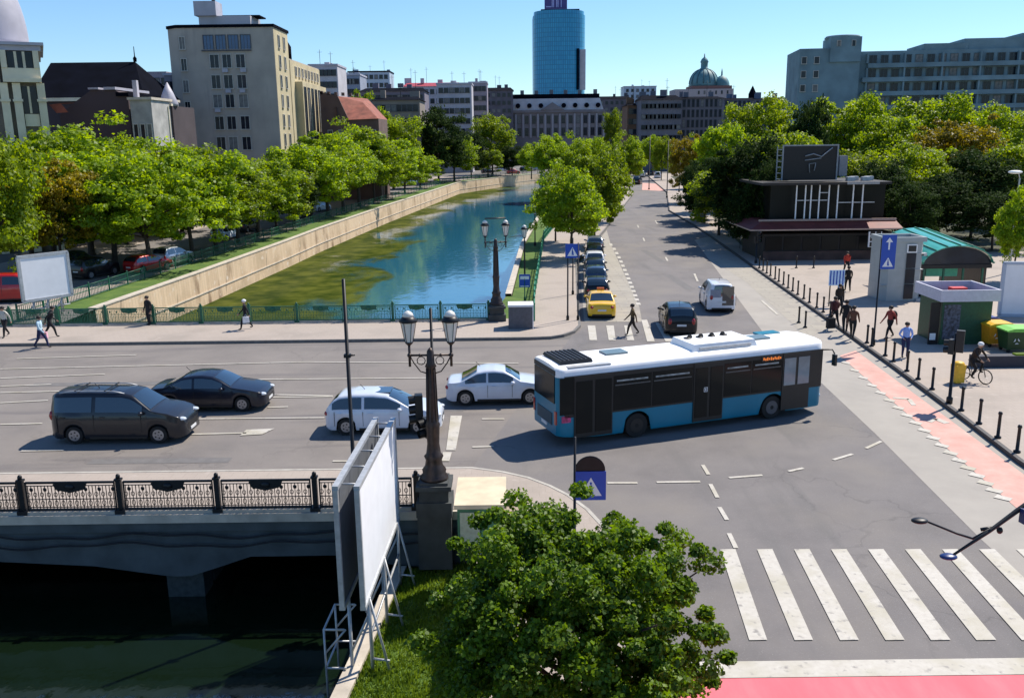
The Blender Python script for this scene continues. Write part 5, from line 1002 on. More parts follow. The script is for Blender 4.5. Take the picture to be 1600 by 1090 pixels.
# ------------------------------------------------------------ trees
def crown_np(seed, rx, rz, nclump, per, leaf, clump_r, flat=.0, la=1.0, shell=.55, five=False, bottom=-.85, rough=.25):
    g = np.random.default_rng(seed); n_ = nclump
    d = g.normal(size=(n_ * 3, 3)); d /= np.linalg.norm(d, axis=1)[:, None]; d = d[d[:, 2] > bottom][:n_]
    rad = (shell + (1 - shell) * g.random(len(d)) ** .5) * (1 - rough * g.random(len(d)))
    lob = 1 + la * .16 * np.sin(3 * np.arctan2(d[:, 1], d[:, 0]) + g.random() * 6) + la * .12 * np.sin(5 * d[:, 2] + g.random() * 6)
    c = d * rad[:, None] * lob[:, None] * np.array([rx, rx, rz]); cr_ = clump_r * (.6 + .8 * g.random(len(d)))
    if la < .5: keep = np.linalg.norm(c / np.array([rx, rx, rz]), axis=1) < .96; c = c[keep]; d = d[keep]; cr_ = cr_[keep]
    N = len(d) * per; ci = np.repeat(np.arange(len(d)), per)
    q = g.normal(size=(N, 3)); q /= np.linalg.norm(q, axis=1)[:, None]; q[:, 2] = np.where(q[:, 2] < 0, q[:, 2] * .45, q[:, 2])
    pos = c[ci] + q * (cr_[ci] * (.45 + .6 * g.random(N)))[:, None] * np.array([1, 1, .8])
    nrm = q * .8 + g.normal(size=(N, 3)) * .6 + np.array([0, 0, .35]); nrm /= np.linalg.norm(nrm, axis=1)[:, None]
    a = np.cross(nrm, g.normal(size=(N, 3))); a /= np.linalg.norm(a, axis=1)[:, None]; b_ = np.cross(nrm, a); s_ = (leaf * (.6 + .8 * g.random(N)))[:, None] * .5
    dn = nrm * s_ * .35
    if five: V = np.stack([pos - a * s_, pos - a * s_ * .35 + b_ * s_ * .8 - dn, pos + a * s_ * .35 + b_ * s_ * .55, pos + a * s_ * 1.05 - dn, pos + a * s_ * .3 - b_ * s_ * .65, pos - a * s_ * .4 - b_ * s_ * .75 - dn], 1)
    else: V = np.stack([pos - a * s_, pos + b_ * s_ * .72 - dn, pos + a * s_, pos - b_ * s_ * .72 - dn], 1)
    return V, c
def np_mesh(name, V, m):
    N, k = V.shape[0], V.shape[1]; me = bpy.data.meshes.new(name); me.vertices.add(N * k); me.vertices.foreach_set('co', V.reshape(-1).astype(np.float32))
    me.loops.add(N * k); me.loops.foreach_set('vertex_index', np.arange(N * k, dtype=np.int32)); me.polygons.add(N)
    me.polygons.foreach_set('loop_start', np.arange(0, N * k, k, dtype=np.int32)); me.polygons.foreach_set('loop_total', np.full(N, k, dtype=np.int32)); me.materials.append(m); me.update(calc_edges=True); return me
def tree_kit(seed, H, rx, rz, m, nclump=90, per=75, leaf=.3, clump_r=.8, trunk_r=.16, bark_=None, **kw):
    V, c = crown_np(seed, rx, rz, nclump, per, leaf, clump_r, **kw); zc = H - rz; V[:, :, 2] += zc
    cm = np_mesh('crown', V, m); b = MB(); g = random.Random(seed); bk = bark_ or bark; zf = zc - rz * .45
    b.tube([(0, 0, -.1), (.03, 0, .2), (g.uniform(-.1, .1), g.uniform(-.1, .1), zf * .6), (g.uniform(-.15, .15), g.uniform(-.15, .15), zf), (g.uniform(-.3, .3), g.uniform(-.3, .3), zc + rz * .4)], [trunk_r * 1.5, trunk_r * 1.1, trunk_r * .9, trunk_r * .75, trunk_r * .25], bk, 8)
    for k in range(0, len(c), max(1, len(c) // 14)):
        e = Vector(c[k]) + Vector((0, 0, zc)); s0_ = Vector((0, 0, zf * g.uniform(.75, 1.1))); mid = s0_.lerp(e, .5) + Vector((0, 0, .3)); b.tube([s0_, mid, s0_.lerp(e, .93)], [trunk_r * .45, trunk_r * .28, trunk_r * .1], bk, 5)
    return cm, b.mesh('trunk')
def plant(kit, name, label, x, y, s_=1, rz=0, group=None, cat='tree', z=0, sz=None):
    t = thing(name, label, cat, (x, y, z), rz, group); t.scale = (s_, s_, sz or s_); put('trunk', kit[1], t); put('crown', kit[0], t); return t
K_lime = [tree_kit(11 + i, 9, 4.2, 3.95, L_lime, 200, 105, .25, .75, rough=.35) for i in range(3)]
K_green = [tree_kit(31 + i, 10, 4.5, 4.5, L_green, 190, 100, .27, .85, rough=.35) for i in range(3)]
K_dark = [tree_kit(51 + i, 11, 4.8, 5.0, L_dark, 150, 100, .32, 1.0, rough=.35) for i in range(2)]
K_brown = [tree_kit(61, 11, 5.2, 4.8, L_brown, 170, 110, .28, .85, rough=.35)]
rt = random.Random(3)
KK = {'l': K_lime, 'g': K_green, 'd': K_dark, 'b': K_brown}; HH = {'l': 9, 'g': 10, 'd': 11, 'b': 11}
def tree_at(px, pt, Y, kind, label, group=None, wpx=None, z=0, name=None):
    """px = crown centre, pt = top of the crown, Y = distance"""
    X_, zt_ = P(px, pt, Y); H_ = zt_ - z; k = rt.choice(KK[kind]); sz = H_ / HH[kind]; s_ = sz
    if wpx: dist = Y / math.cos(0) ; s_ = wpx / F * (Y * .973 + 2.5) / (2 * {'l': 4.5, 'g': 4.9, 'd': 5.4, 'b': 5.9}[kind])
    return plant(k, name or {'l': 'street_tree', 'g': 'broadleaf_tree', 'd': 'dark_tree', 'b': 'bronze_tree'}[kind], label, X_, Y, s_, rt.uniform(0, 6.28), group, z=z, sz=sz)
# left bank: row by the canal, and rows behind
A = 'trees along the left bank of the canal'
left_trees = [(215, 235, 66, 'l', 170, 'bright green canal tree overhanging the red car, first of the left bank row'), (325, 240, 74, 'l', 160, 'bright green canal tree below the pale office block, second of the left bank row'), (395, 243, 84, 'l', 130, 'yellow-green canal tree in front of the office block corner, third of the left bank row'),
 (455, 262, 96, 'd', 80, 'small dark tree between the third and fifth canal trees of the left bank'), (505, 205, 100, 'l', 120, 'fifth canal tree of the left bank row, right of the office block'), (555, 196, 112, 'l', 120, 'tall canal tree in front of the red-roofed brick house'), (600, 212, 126, 'l', 95, 'canal tree just right of the red-roofed brick house'),
 (655, 240, 150, 'l', 60, 'small round canal tree left of the one standing alone'), (708, 212, 168, 'l', 68, 'round canal tree standing alone above the bend of the quay wall'), (620, 238, 138, 'g', 60, 'low green canal tree behind the quay wall centre'), (762, 232, 230, 'l', 50, 'far small tree beside the far parked cars'),
 (120, 195, 72, 'l', 210, 'big tree in front of the blank dark gable wall'), (25, 215, 66, 'g', 190, 'big dark green tree at the left edge behind the square billboard'), (75, 240, 60, 'b', 130, 'bronze-tinged tree at the left edge in front of the ornate house'), (270, 210, 92, 'g', 130, 'mid green tree in front of the narrow white ornate house'), (180, 215, 84, 'g', 130, 'mid green tree behind the row, between blank gable and billboard'),
 (340, 232, 104, 'g', 110, 'mid green tree right below the office block facade'), (440, 235, 118, 'g', 90, 'mid green tree at the foot of the office block right facade'), (565, 140, 210, 'l', 70, 'tall light tree rising right behind the red-roofed brick house'), (610, 168, 205, 'g', 90, 'tall green tree right of the red-roofed brick house'), (682, 163, 230, 'd', 84, 'large dark round tree in front of the white apartment rows'),
 (640, 172, 240, 'g', 70, 'tall tree left of the large dark round one'), (768, 180, 280, 'g', 66, 'round green tree left of the grand mansard palace'), (735, 205, 260, 'd', 50, 'small dark tree left of the round green one by the palace'), (800, 228, 270, 'd', 50, 'small dark tree below the left wing of the palace'), (60, 205, 84, 'l', 170, 'tall yellow-green tree in front of the ornate house bay'), (160, 232, 0, 'l', 190, 'dense tree directly above the black off-roader'), (285, 228, 0, 'l', 150, 'leafy tree between the first and second canal trees'), (362, 246, 0, 'l', 120, 'leafy tree between the second and third canal trees'), (425, 250, 0, 'g', 110, 'low leafy tree below the office block corner'), (480, 222, 0, 'l', 110, 'leafy tree left of the fifth canal tree'), (530, 208, 0, 'l', 110, 'leafy tree right of the fifth canal tree'), (580, 214, 0, 'l', 90, 'leafy tree between the two tall ones by the brick house'), (630, 232, 0, 'l', 70, 'leafy tree just left of the small round one'), (240, 222, 0, 'g', 140, 'dark green tree filling the gap below the narrow white house'), (515, 225, 0, 'g', 120, 'green tree across the bank road below the brick house'), (-40, 190, 62, 'g', 160, 'tree cut by the left edge of the photo')]
def y_for(px, d):
    best = None
    for y in np.arange(56, 300, .5):
        q = next((a[0] + (b_[0] - a[0]) * (y - a[1]) / (b_[1] - a[1]) for a, b_ in zip(LL[:-1], LL[1:]) if a[1] <= y <= b_[1]), LL[0][0] if y < LL[0][1] else LL[-1][0]); x_ = P(px, 300, y)[0]
        if best is None or abs(x_ - (q - d)) < best[0]: best = (abs(x_ - (q - d)), y)
    return best[1]
row = {215: 5, 325: 5, 395: 5, 455: 5, 505: 5, 555: 5, 600: 5, 655: 5, 708: 5, 120: 17, 25: 17, 75: 12, 270: 17.5, 180: 18, 340: 18, 440: 18, -40: 13, 160: 10, 285: 5, 362: 5, 425: 5, 480: 5, 530: 5, 580: 5, 630: 5, 240: 18, 515: 18, 762: 5, 620: 18}
for (px, pt, Y_, k, wp, lb) in left_trees: tree_at(px, pt, y_for(px, row[px]) if px in row else Y_, k, lb, A, wp * 1.28)
# right bank row between pavement and parking
B_t = 'street trees on the right bank pavement'
for (px, pt, Y_, k, wp, lb) in [(893, 262, 82, 'l', 128, 'nearest leafy tree above the row of parked cars'), (930, 232, 93, 'l', 110, 'second leafy tree behind the nearest one above the parked cars'), (868, 268, 96, 'l', 78, 'leafy tree leaning over the water left of the nearest street tree'), (955, 222, 118, 'l', 80, 'third leafy street tree at the left edge of the street'),
    (905, 216, 135, 'l', 80, 'lighter tree top behind the leafy street trees'), (860, 208, 200, 'l', 76, 'yellow-green tree in front of the palace centre'), (985, 212, 190, 'l', 60, 'tree over the far end of the left kerb'), (925, 212, 210, 'l', 70, 'yellow-green tree in front of the palace right wing'), (830, 222, 250, 'l', 50, 'yellow-green tree in front of the palace left wing'), (1020, 210, 260, 'l', 50, 'small far tree at the end of the street'), (958, 172, 380, 'g', 36, 'dark green far tree right of the palace')]:
    tree_at(px, pt, Y_, k, lb, B_t, wp)
# park on the right
C_t = 'park trees behind the pavilion'
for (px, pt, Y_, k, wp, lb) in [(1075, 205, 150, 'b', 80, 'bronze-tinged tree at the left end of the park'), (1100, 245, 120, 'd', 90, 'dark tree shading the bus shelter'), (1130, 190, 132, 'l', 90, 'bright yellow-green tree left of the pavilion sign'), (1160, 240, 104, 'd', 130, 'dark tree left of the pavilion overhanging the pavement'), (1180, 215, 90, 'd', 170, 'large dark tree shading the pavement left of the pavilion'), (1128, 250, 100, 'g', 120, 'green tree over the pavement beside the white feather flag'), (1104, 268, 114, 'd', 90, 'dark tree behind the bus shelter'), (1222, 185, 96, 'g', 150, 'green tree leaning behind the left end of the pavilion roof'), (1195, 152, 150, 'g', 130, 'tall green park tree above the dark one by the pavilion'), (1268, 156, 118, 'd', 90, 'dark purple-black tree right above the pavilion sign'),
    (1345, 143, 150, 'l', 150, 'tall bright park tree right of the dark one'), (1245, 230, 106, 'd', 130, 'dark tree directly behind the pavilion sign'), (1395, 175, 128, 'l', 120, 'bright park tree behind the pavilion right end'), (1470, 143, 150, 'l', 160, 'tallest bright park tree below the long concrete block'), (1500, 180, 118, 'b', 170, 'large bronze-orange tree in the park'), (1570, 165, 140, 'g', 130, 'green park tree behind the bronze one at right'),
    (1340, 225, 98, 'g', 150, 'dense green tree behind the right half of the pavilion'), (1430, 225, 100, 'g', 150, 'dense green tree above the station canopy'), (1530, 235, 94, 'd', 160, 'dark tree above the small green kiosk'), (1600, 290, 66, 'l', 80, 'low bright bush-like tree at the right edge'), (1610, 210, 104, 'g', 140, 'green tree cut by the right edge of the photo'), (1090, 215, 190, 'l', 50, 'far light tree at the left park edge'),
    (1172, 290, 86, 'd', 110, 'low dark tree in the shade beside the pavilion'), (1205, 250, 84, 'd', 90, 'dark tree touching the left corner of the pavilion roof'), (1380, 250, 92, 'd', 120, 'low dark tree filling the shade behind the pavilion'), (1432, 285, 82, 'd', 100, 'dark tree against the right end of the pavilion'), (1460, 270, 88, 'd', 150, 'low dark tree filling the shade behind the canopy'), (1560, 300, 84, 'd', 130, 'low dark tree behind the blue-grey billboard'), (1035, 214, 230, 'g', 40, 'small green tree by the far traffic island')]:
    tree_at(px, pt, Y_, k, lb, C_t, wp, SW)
# park ground
pg = MB(); pg.add([(x, y, SW + .006) for x, y in ((X(1195), 82), (75, 84), (75, 270), (kr_at(250) + 6, 250), (kr_at(180) + 5, 180), (kr_at(120) + 4, 120))], [tuple(range(6))], soil); struct('park_ground', pg)
# near tree
L_n = tree_kit(78, 4.88, 3.0, 2.3, L_near, 560, 270, .076, .26, .13, la=.2, five=True, shell=.42, rough=.45, bottom=-.85)
tn = plant(L_n, 'maple_tree', 'big dense glossy green tree in the foreground below the bus', .0, 0, 1, .4, cat='tree', z=SW); xx, zz = P(890, 1000, 14.2); tn.location = (xx, 14.2, SW)
# orange-white thing under the near tree at the lower edge
x, y = G(985, 1062, SW)
# ------------------------------------------------------------ background buildings
cw = mat('cream wall', (.72, .63, .45), .85, var=.2, scale=.4); gw = mat('grey office wall', (.42, .365, .31), .85, var=.14, scale=.3); ow = mat('ochre office wall', (.50, .42, .26), .85, var=.15, scale=.3)
ww = mat('whitewashed wall', (.46, .44, .47), .85, var=.12, scale=.3); slate = mat('dark slate', (.004, .005, .010), .95, var=.3, scale=.5, spec=.05); lead = mat('grey lead roof', (.42, .40, .45), .5, var=.15, scale=.4); tile = mat('red tile', (.26, .08, .05), .8, var=.35, scale=.8); dk_ = mat('dark plaster', (.06, .045, .05), .9, var=.2, scale=.3); frm = mat('window frame', (.5, .47, .42), .6, var=.1); frd = mat('dark frame', (.08, .08, .09), .6)
def win_mesh(w_, h_, fm, sill=True, bars=1, gm_=None):
    b = MB(); f_ = .1; b.bb(-w_ / 2, w_ / 2, -.02, -.004, 0, h_, gm_ or wglass)
    for q in (-w_ / 2, w_ / 2): b.bb(q - f_ / 2, q + f_ / 2, -.12, -.003, 0, h_, fm)
    b.bb(-w_ / 2 - f_ / 2, w_ / 2 + f_ / 2, -.13, -.003, h_, h_ + f_, fm)
    if sill: b.bb(-w_ / 2 - .12, w_ / 2 + .12, -.22, -.003, -.12, 0, fm)
    for k in range(bars): q = -w_ / 2 + w_ * (k + 1) / (bars + 1); b.bb(q - .03, q + .03, -.05, -.021, 0, h_, fm)
    return b.mesh('window')
curt = mat('curtained glass', (.16, .155, .145), .5, var=.4, scale=1.5); wrand = random.Random(9); WV = {}
overlay(gw, None, .8, (.33, .29, .26), .55, .75, (1, 1, .12)); overlay(ow, None, .8, (.36, .29, .18), .55, .75, (1, 1, .12))
def windows(t, me0, xs, zs, y=0, rz=0, ox=0, name='window', skip=()):
    if me0.name not in WV:
        m2 = me0.copy(); WV[me0.name] = m2
        for i_, q in enumerate(m2.materials):
            if q == wglass: m2.materials[i_] = curt
    for j, z in enumerate(zs):
        for i, x in enumerate(xs):
            if (i, j) in skip: continue
            me = WV[me0.name] if wrand.random() < .22 else me0
            o = bpy.data.objects.new(name, me); COL.objects.link(o); o.parent = t
            if rz: o.location = (ox, x, z); o.rotation_euler.z = rz
            else: o.location = (x, y, z)
def bld(name, label, pl, pr, pt, Y_, depth, wm, cat='building', rz=0, group=None):
    xa = P(pl, 200, Y_)[0]; xb = P(pr, 200, Y_)[0]; h = P((pl + pr) / 2, pt, Y_)[1]
    return thing(name, label, cat, (xa, Y_, 0), rz, group), (xb - xa), h
def lin(a, b_, n_): return [a + (b_ - a) * (i + .5) / n_ for i in range(n_)]
# ornate corner house at the left edge
t, w_, h = bld('ornate_house', 'ornate cream corner house with pilasters and pale dome at the left edge', -70, 72, 68, 95, 14, cw)
b = MB(); b.bb(0, w_, 0, 14, 0, h - .8, mat('cream dark wall', (.2, .17, .14), .85, var=.25, scale=.4)); b.build('wall', t)
b = MB(); b.bb(-.4, w_ + .4, -.4, 14, h - .8, h - .3, lead); b.bb(-.7, w_ + .7, -.7, 14.2, h - .29, h, lead); b.build('cornice', t)
px2 = lambda q: P(q, 200, 95)[0] - t.location.x
zr = lambda q: P(40, q, 95)[1]
for a, c in ((22, 74), (-30, 18)):
    b = MB(); b.bb(px2(a), px2(c), -1.0, -.02, zr(130), zr(124), cw); b.bb(px2(a), px2(c), -.7, -.02, zr(124), zr(108), cw)
    for q in (a, c - 8, ): b.bb(px2(q), px2(q + 8), -.8, -.02, zr(107.9), h - .81, cw)
    b.build('bay', t)
    b = MB(); b.bb(px2(a + 9), px2(c - 9), -.3, -.02, zr(107.5), h - .9, wglass)
    for q in (.33, .66): x_ = px2(a + 9) + (px2(c - 9) - px2(a + 9)) * q; b.bb(x_ - .12, x_ + .12, -.4, -.301, zr(107.5), h - .9, cw)
    b.build('window', t)
for a in (33, 66, -12, 16):
    b = MB(); b.bb(px2(a), px2(a + 11), -.7, -.02, 0, zr(131), cw); b.bb(px2(a) - .1, px2(a + 11) + .1, -.85, -.701, zr(160), zr(156), cw); b.build('pilaster', t)
b = MB(); b.bb(px2(45), px2(65), -.2, -.02, zr(178), zr(136), wglass); b.bb(px2(53), px2(56), -.3, -.201, zr(178), zr(136), cw); b.bb(px2(45), px2(65), -.35, -.02, zr(198), zr(179), cw); b.build('window', t)
dr = (px2(64) - px2(-46)) / 2; b = MB(); b.lathe(((px2(64) + px2(-46)) / 2, 6, h), [(dr, 0), (dr, .6)] + [(dr * math.cos(a), .6 + 7.8 * math.sin(a)) for a in np.linspace(.08, 1.45, 12)] + [(.8, 8.8), (.5, 10), (.1, 11)], lead, 24); b.build('dome', t)
b = MB(); b.tube([(dr * 1.6, 2, h), (dr * 1.5, 2, h + 4.5), (dr * 1.2, 2, h + 6)], .12, iron, 6); b.build('roof_finial', t)
ca_ = 27; xr_c = t.location.x + w_; t.rotation_euler.z = R(ca_); t.location.x = xr_c - w_ * math.cos(R(ca_)); t.location.y = 95 - w_ * math.sin(R(ca_))
# church-like dark roof
t, w_, h = bld('dark_roofed_hall', 'long hall with steep blue-black roof and spike finial', 66, 226, 91, 135, 16, slate)
e = P(150, 148, 135)[1]; b = MB(); b.bb(0, w_, 0, 14, 0, e - .4, dk_); b.build('wall', t)
b = MB(); xr_ = P(192, 200, 135)[0] - t.location.x
b.add([(-1, -.6, e - .4), (w_ + .6, -.6, e - .4), (w_ + .6, 14.6, e - .4), (-1, 14.6, e - .4), (-1, 7, h), (xr_, 7, h)], [(0, 1, 5, 4), (1, 2, 5), (2, 3, 4, 5), (3, 0, 4), (3, 2, 1, 0)], slate); b.build('roof', t)
b = MB(); b.lathe((xr_, 7, h), [(.25, 0), (.3, .5), (.08, .8), (.05, 2.2)], slate, 8); b.build('finial', t)
b = MB(); b.bb(-1, w_ * .55, -.75, -.61, e - .9, e - .42, cw); b.build('gutter', t)
# blank gable house
t, w_, h = bld('gable_house', 'house with large blank dark purple gable wall between the trees', 96, 205, 140, 112, 10, dk_)
zr = lambda q: P(150, q, 112)[1]; q_ = lambda p: P(p, 200, 112)[0] - t.location.x
b = MB(); b.yprism([(0, 0), (w_, 0), (w_, zr(152)), (q_(185), zr(141)), (q_(150), zr(140)), (q_(118), zr(162)), (0, zr(180))], 0, 10, mat('purple plaster', (.075, .055, .06), .9, var=.12, scale=.15)); b.build('wall', t)
b = MB(); b.bb(q_(146), q_(162), -.3, 10.2, zr(140), zr(137), lead); b.bb(q_(170), q_(188), -.3, 10.2, zr(141) + .02, zr(136.5), lead); b.bb(q_(188), w_ + .2, -.3, 10.2, zr(151), zr(145), slate); b.build('roof', t)
b = MB(); b.add([(q_(94), -2, zr(164)), (q_(112), -2, zr(162)), (q_(122), -2, zr(176)), (q_(104), -2, zr(177)), (q_(94), 3, zr(160)), (q_(112), 3, zr(158))], [(0, 1, 2, 3), (0, 4, 5, 1)], tile); b.build('lean_to_roof', t)
# narrow white house
t, w_, h = bld('narrow_house', 'narrow ornate white house with arched windows and flat parapet', 207, 240, 152, 110, 9, ww)
b = MB(); b.bb(0, w_, 0, 9, 0, h - .3, mat('ornate stone', (.36, .35, .33), .85, var=.25, scale=.8)); b.build('wall', t)
b = MB(); b.bb(-.2, w_ + .2, -.3, 9.2, h - .3, h, cope); b.build('cornice', t); b = MB(); b.bb(-.15, w_ + .15, -.22, -.001, h * .6, h * .63, cope); b.build('cornice', t)
me = win_mesh(.55, 2.2, frm, True, 0); windows(t, me, lin(.05, w_ - .05, 3), [h * .67]); windows(t, me, lin(.1, w_, 2), [h * .33])
b = MB(); b.bb(.1, .6, 1, 1.6, h, h + 2.0, lead); b.build('chimney', t)
t, w_, h = bld('turret_house', 'small house with white balcony box and pointed turret roof beside the office block', 241, 272, 158, 116, 8, ww)
b = MB(); b.bb(0, w_, 0, 8, 0, h - .6, dk_); b.build('wall', t); b = MB(); b.lathe((w_ * .68, 1.2, h - .6), [(1.1, 0), (1.2, .3), (.7, 1.6), (.06, 2.9)], lead, 10); b.bb(0, w_, -.2, .6, h - .6, h - .35, cw); b.build('roof', t)
b = MB(); b.bb(w_ * .5, w_ * .95, -.9, -.01, h * .62, h * .72, ww); b.bb(w_ * .5, w_ * .55, -.9, -.8, h * .72, h - .7, cw); b.bb(w_ * .9, w_ * .95, -.9, -.8, h * .72, h - .7, cw); b.build('balcony', t); windows(t, win_mesh(.7, 1.2, frm), [w_ * .25, w_ * .72], [h * .74, h * .45])
# pale office block
Yo = 150; t, w_, h = bld('office_block', 'tall grey-beige office block with stepped sunlit right side', 290, 437, 43, Yo, 36, gw); ff = lambda q: P(q, 200, Yo)[0] - t.location.x; zr = lambda q: P(365, q, Yo)[1]
dpt = 34; b = MB(); b.prism([(-2.0, 1.6), (0, 0), (w_, 0), (w_, 9.5), (-2.0, 9.5)], 0, h, gw); b.build('wall', t)
b = MB(); b.prism([(-2.2, 1.5), (-.1, -.2), (w_ + .2, -.2), (w_ + .2, 9.7), (-2.2, 9.7)], h + .001, h + .45, slate); b.build('roof_edge', t)
b = MB(); b.bb(-1.9, w_ - .02, 9.5, dpt, 0, h - 4.0, gw); b.bb(w_ - .02, w_ + .1, 9.6, dpt, 0, h - 4.2, ow); b.bb(w_ - .0, w_ + .02, .1, 9.4, 0, h - .1, ow); b.build('side_wing', t)
b = MB(); b.bb(w_ + .1, w_ + 1.4, 12.5, dpt - 1, 0, h - 7.6, ow); b.build('projecting_bay', t)
b = MB(); b.bb(3, w_ - 4, 2, 8, h + .45, h + 2.0, ww); b.bb(2.5, 6, 1.5, 5, h + 2.0, h + 4.2, lead); b.lathe((5.6, 2, h + 4.2), [(.3, 0), (.3, 1.2), (.5, 1.3)], iron, 8); b.bb(6.5, 12.5, 3, 7, h + 2.0, h + 2.2, slate); b.build('penthouse', t)
fl = [zr(q) for q in (234, 202, 168, 138, 106)]; me = win_mesh(1.45, 2.0, frm, True, 1)
windows(t, me, [ff(q) for q in (344, 363, 384)], fl); b = MB(); b.bb(ff(326), ff(402), -.25, -.003, zr(80), zr(78), frd)
b.build('ledge', t); windows(t, win_mesh(1.6, 2.1, frd, False, 2, mat('bluish glass', (.05, .1, .2), .1, var=.3, scale=.5)), [ff(q) for q in (337, 356, 375, 394)], [zr(78) + .1])
b = MB()
for q in fl[:-1]: b.box((ff(349), -.35, q - .35), (.8, .5, .5), lead); b.box((ff(390), -.35, q - .5), (.8, .5, .5), lead)
for k in range(1): pass
b = MB()
rr_ = random.Random(5)
for q in fl:
    for xq in (344, 363, 384):
        if rr_.random() < .55: b = MB(); b.box((ff(xq) + rr_.uniform(-.5, .5), -.35, q - .45), (.85, .4, .55), lead); b.build('air_unit', t)
me = win_mesh(1.0, 1.9, frm, True, 0)
windows(t, me, [3, 6.5], [h - 2.9 - 3.1 * k for k in range(8)], rz=R(90), ox=w_ + .03)
b_sid = win_mesh(1.1, 2.0, frd, False, 0); windows(t, win_mesh(1.5, 14.5, frd, False, 1), [14 + 3.0 * k for k in range(7)], [5.5], rz=R(90), ox=w_ + 1.41)
windows(t, win_mesh(1.1, 1.5, frm), [13.5 + 2.6 * k for k in range(8)], [h - 6.6], rz=R(90), ox=w_ + .11)
windows(t, win_mesh(.9, 1.8, frm), [.7], [h - 3.2 - 3.3 * k for k in range(8)], y=.0); 
for o in [c for c in t.children if c.location.x == .7 and c.location.y == 0]: o.rotation_euler.z = R(-38.6); o.location = (-1.0, .78, o.location.z)
b = MB(); b.lathe((w_ - 2.5, 13, h - 4.0), [(2.2, 0), (2.2, 2.2), (1.6, 3.2), (.3, 3.8)], slate, 12); b.build('roof_turret', t)
# lighter wing left of the block
t, w_, h = bld('curved_wing', 'lilac-grey wing with tall narrow windows left behind the office block', 264, 292, 118, 152, 14, ww)
b = MB(); b.bb(0, w_, 0, 14, 0, h, mat('lilac wall', (.27, .24, .28), .85, var=.15, scale=.3)); b.build('wall', t); b = MB(); b.bb(-.2, w_, -.2, 14, h, h + .4, lead); b.bb(1.6, w_, 2, 10, h + .4, h + 5.8, mat('teal glass', (.08, .16, .19), .3)); b.build('roof', t)
windows(t, win_mesh(.45, 2.4, frd, False, 0), lin(.1, w_ - .3, 4), [h - 3.4 - 3.3 * k for k in range(6)])
t, w_, h = bld('flat_block', 'low lilac flat block seen between the dark roof and the office block', 226, 268, 112, 190, 10, ww); b = MB(); b.bb(0, w_, 0, 10, 0, h, mat('lilac wall', (0, 0, 0))); b.build('wall', t); windows(t, win_mesh(.9, 1.2, frd), lin(.3, w_, 4), [h - 2.5])
# red roofed brick house
t, w_, h = bld('brick_house', 'old brown house with red tiled roof and stepped gable', 503, 592, 158, 170, 14, dk_)
zr = lambda q: P(545, q, 170)[1]; f_ = lambda q: P(q, 200, 170)[0] - t.location.x
b = MB(); b.bb(0, w_, 0, 12, 0, zr(186), mat('brown wall', (.12, .075, .065), .9, var=.2, scale=.4)); b.yprism([(0, zr(186)), (f_(545), zr(186)), (f_(530), zr(150)), (0, zr(143))], 0, .5, mat('brown wall', (0, 0, 0))); b.build('wall', t)
b = MB()
for k in range(6): b = MB(); b.bb(k * 1.3, k * 1.3 + .5, 0, .6, zr(147) - k * .1, zr(142) - k * .1, mat('brown wall', (0, 0, 0))); b.build('gable_step', t)

b = MB(); b.add([(f_(528), -.4, zr(168)), (f_(592), -.4, zr(186)), (f_(592), 12.5, zr(186)), (f_(560), 12.5, zr(150)), (f_(528), 12.5, zr(150)), (f_(560), 6, zr(158)), (f_(522), 6, zr(148)), (f_(528), -.4, zr(188))], [(0, 7, 1, 5, 6), (1, 2, 3, 5), (6, 5, 3, 4)], tile); b.build('roof', t)
windows(t, win_mesh(.8, 1.3, frm), lin(.5, w_, 5), [zr(215)])
# apartment rows in the distance
def apt(label, pl, pr, pt, Y_, wm, nx_, nf, roofm=None, rh=0, wsz=(1.4, 1.5), name='apartment_block', extra=None, depth=14):
    t, w_, h = bld(name, label, pl, pr, pt, Y_, depth, wm); b = MB(); b.bb(0, w_, 0, depth, 0, h - rh, wm); b.build('wall', t)
    b = MB()
    if roofm and rh: b.add([(-.4, -.5, h - rh), (w_ + .4, -.5, h - rh), (w_ + .4, depth + .5, h - rh), (-.4, depth + .5, h - rh), (1, depth * .4, h), (w_ - 1, depth * .4, h), (w_ - 1, depth * .6, h), (1, depth * .6, h)], [(0, 1, 5, 4), (1, 2, 6, 5), (2, 3, 7, 6), (3, 0, 4, 7), (4, 5, 6, 7), (3, 2, 1, 0)], roofm)
    else: b.bb(-.2, w_ + .2, -.2, depth, h - rh, h - rh + .5, roofm or lead)
    b.build('roof', t)
    windows(t, win_mesh(*wsz, frd, True, 0), lin(.5, w_ - .5, nx_), [h - rh - 2.6 - 3.2 * k for k in range(nf)])
    rr = random.Random(pl)
    for k in range(2): b = MB(); q = rr.uniform(2, w_ - 2); hh_ = rr.uniform(2.5, 5.5); b.tube([(q, 4, h - .2), (q, 4, h + hh_)], .07, iron, 4); b.tube([(q - .7, 4, h + hh_ * .85), (q + .7, 4, h + hh_ * .85)], .04, iron, 4); b.build('aerial', t)
    for k in range(max(2, nx_ // 3)): b = MB(); b.box((rr.uniform(1, w_ - 1), rr.uniform(3, depth - 2), h + .6), (rr.uniform(.8, 2.4), 1.5, rr.uniform(1, 2.4)), wm); b.build('chimney', t)
    return t, w_, h
bluew = mat('blue grey wall', (.26, .29, .36), .85, var=.12, scale=.3); redr = mat('crimson roof', (.36, .035, .06), .7, var=.15)
apt('lilac apartment block right behind the office block', 488, 532, 103, 260, ww, 6, 5)
apt('blue-grey block stepping down right of the lilac one', 530, 566, 118, 300, bluew, 6, 3)
apt('pale blue glassy block with flat roof on the skyline', 548, 612, 113, 380, mat('pale glass wall', (.42, .48, .56), .5, var=.1, scale=.3), 8, 3, slate)
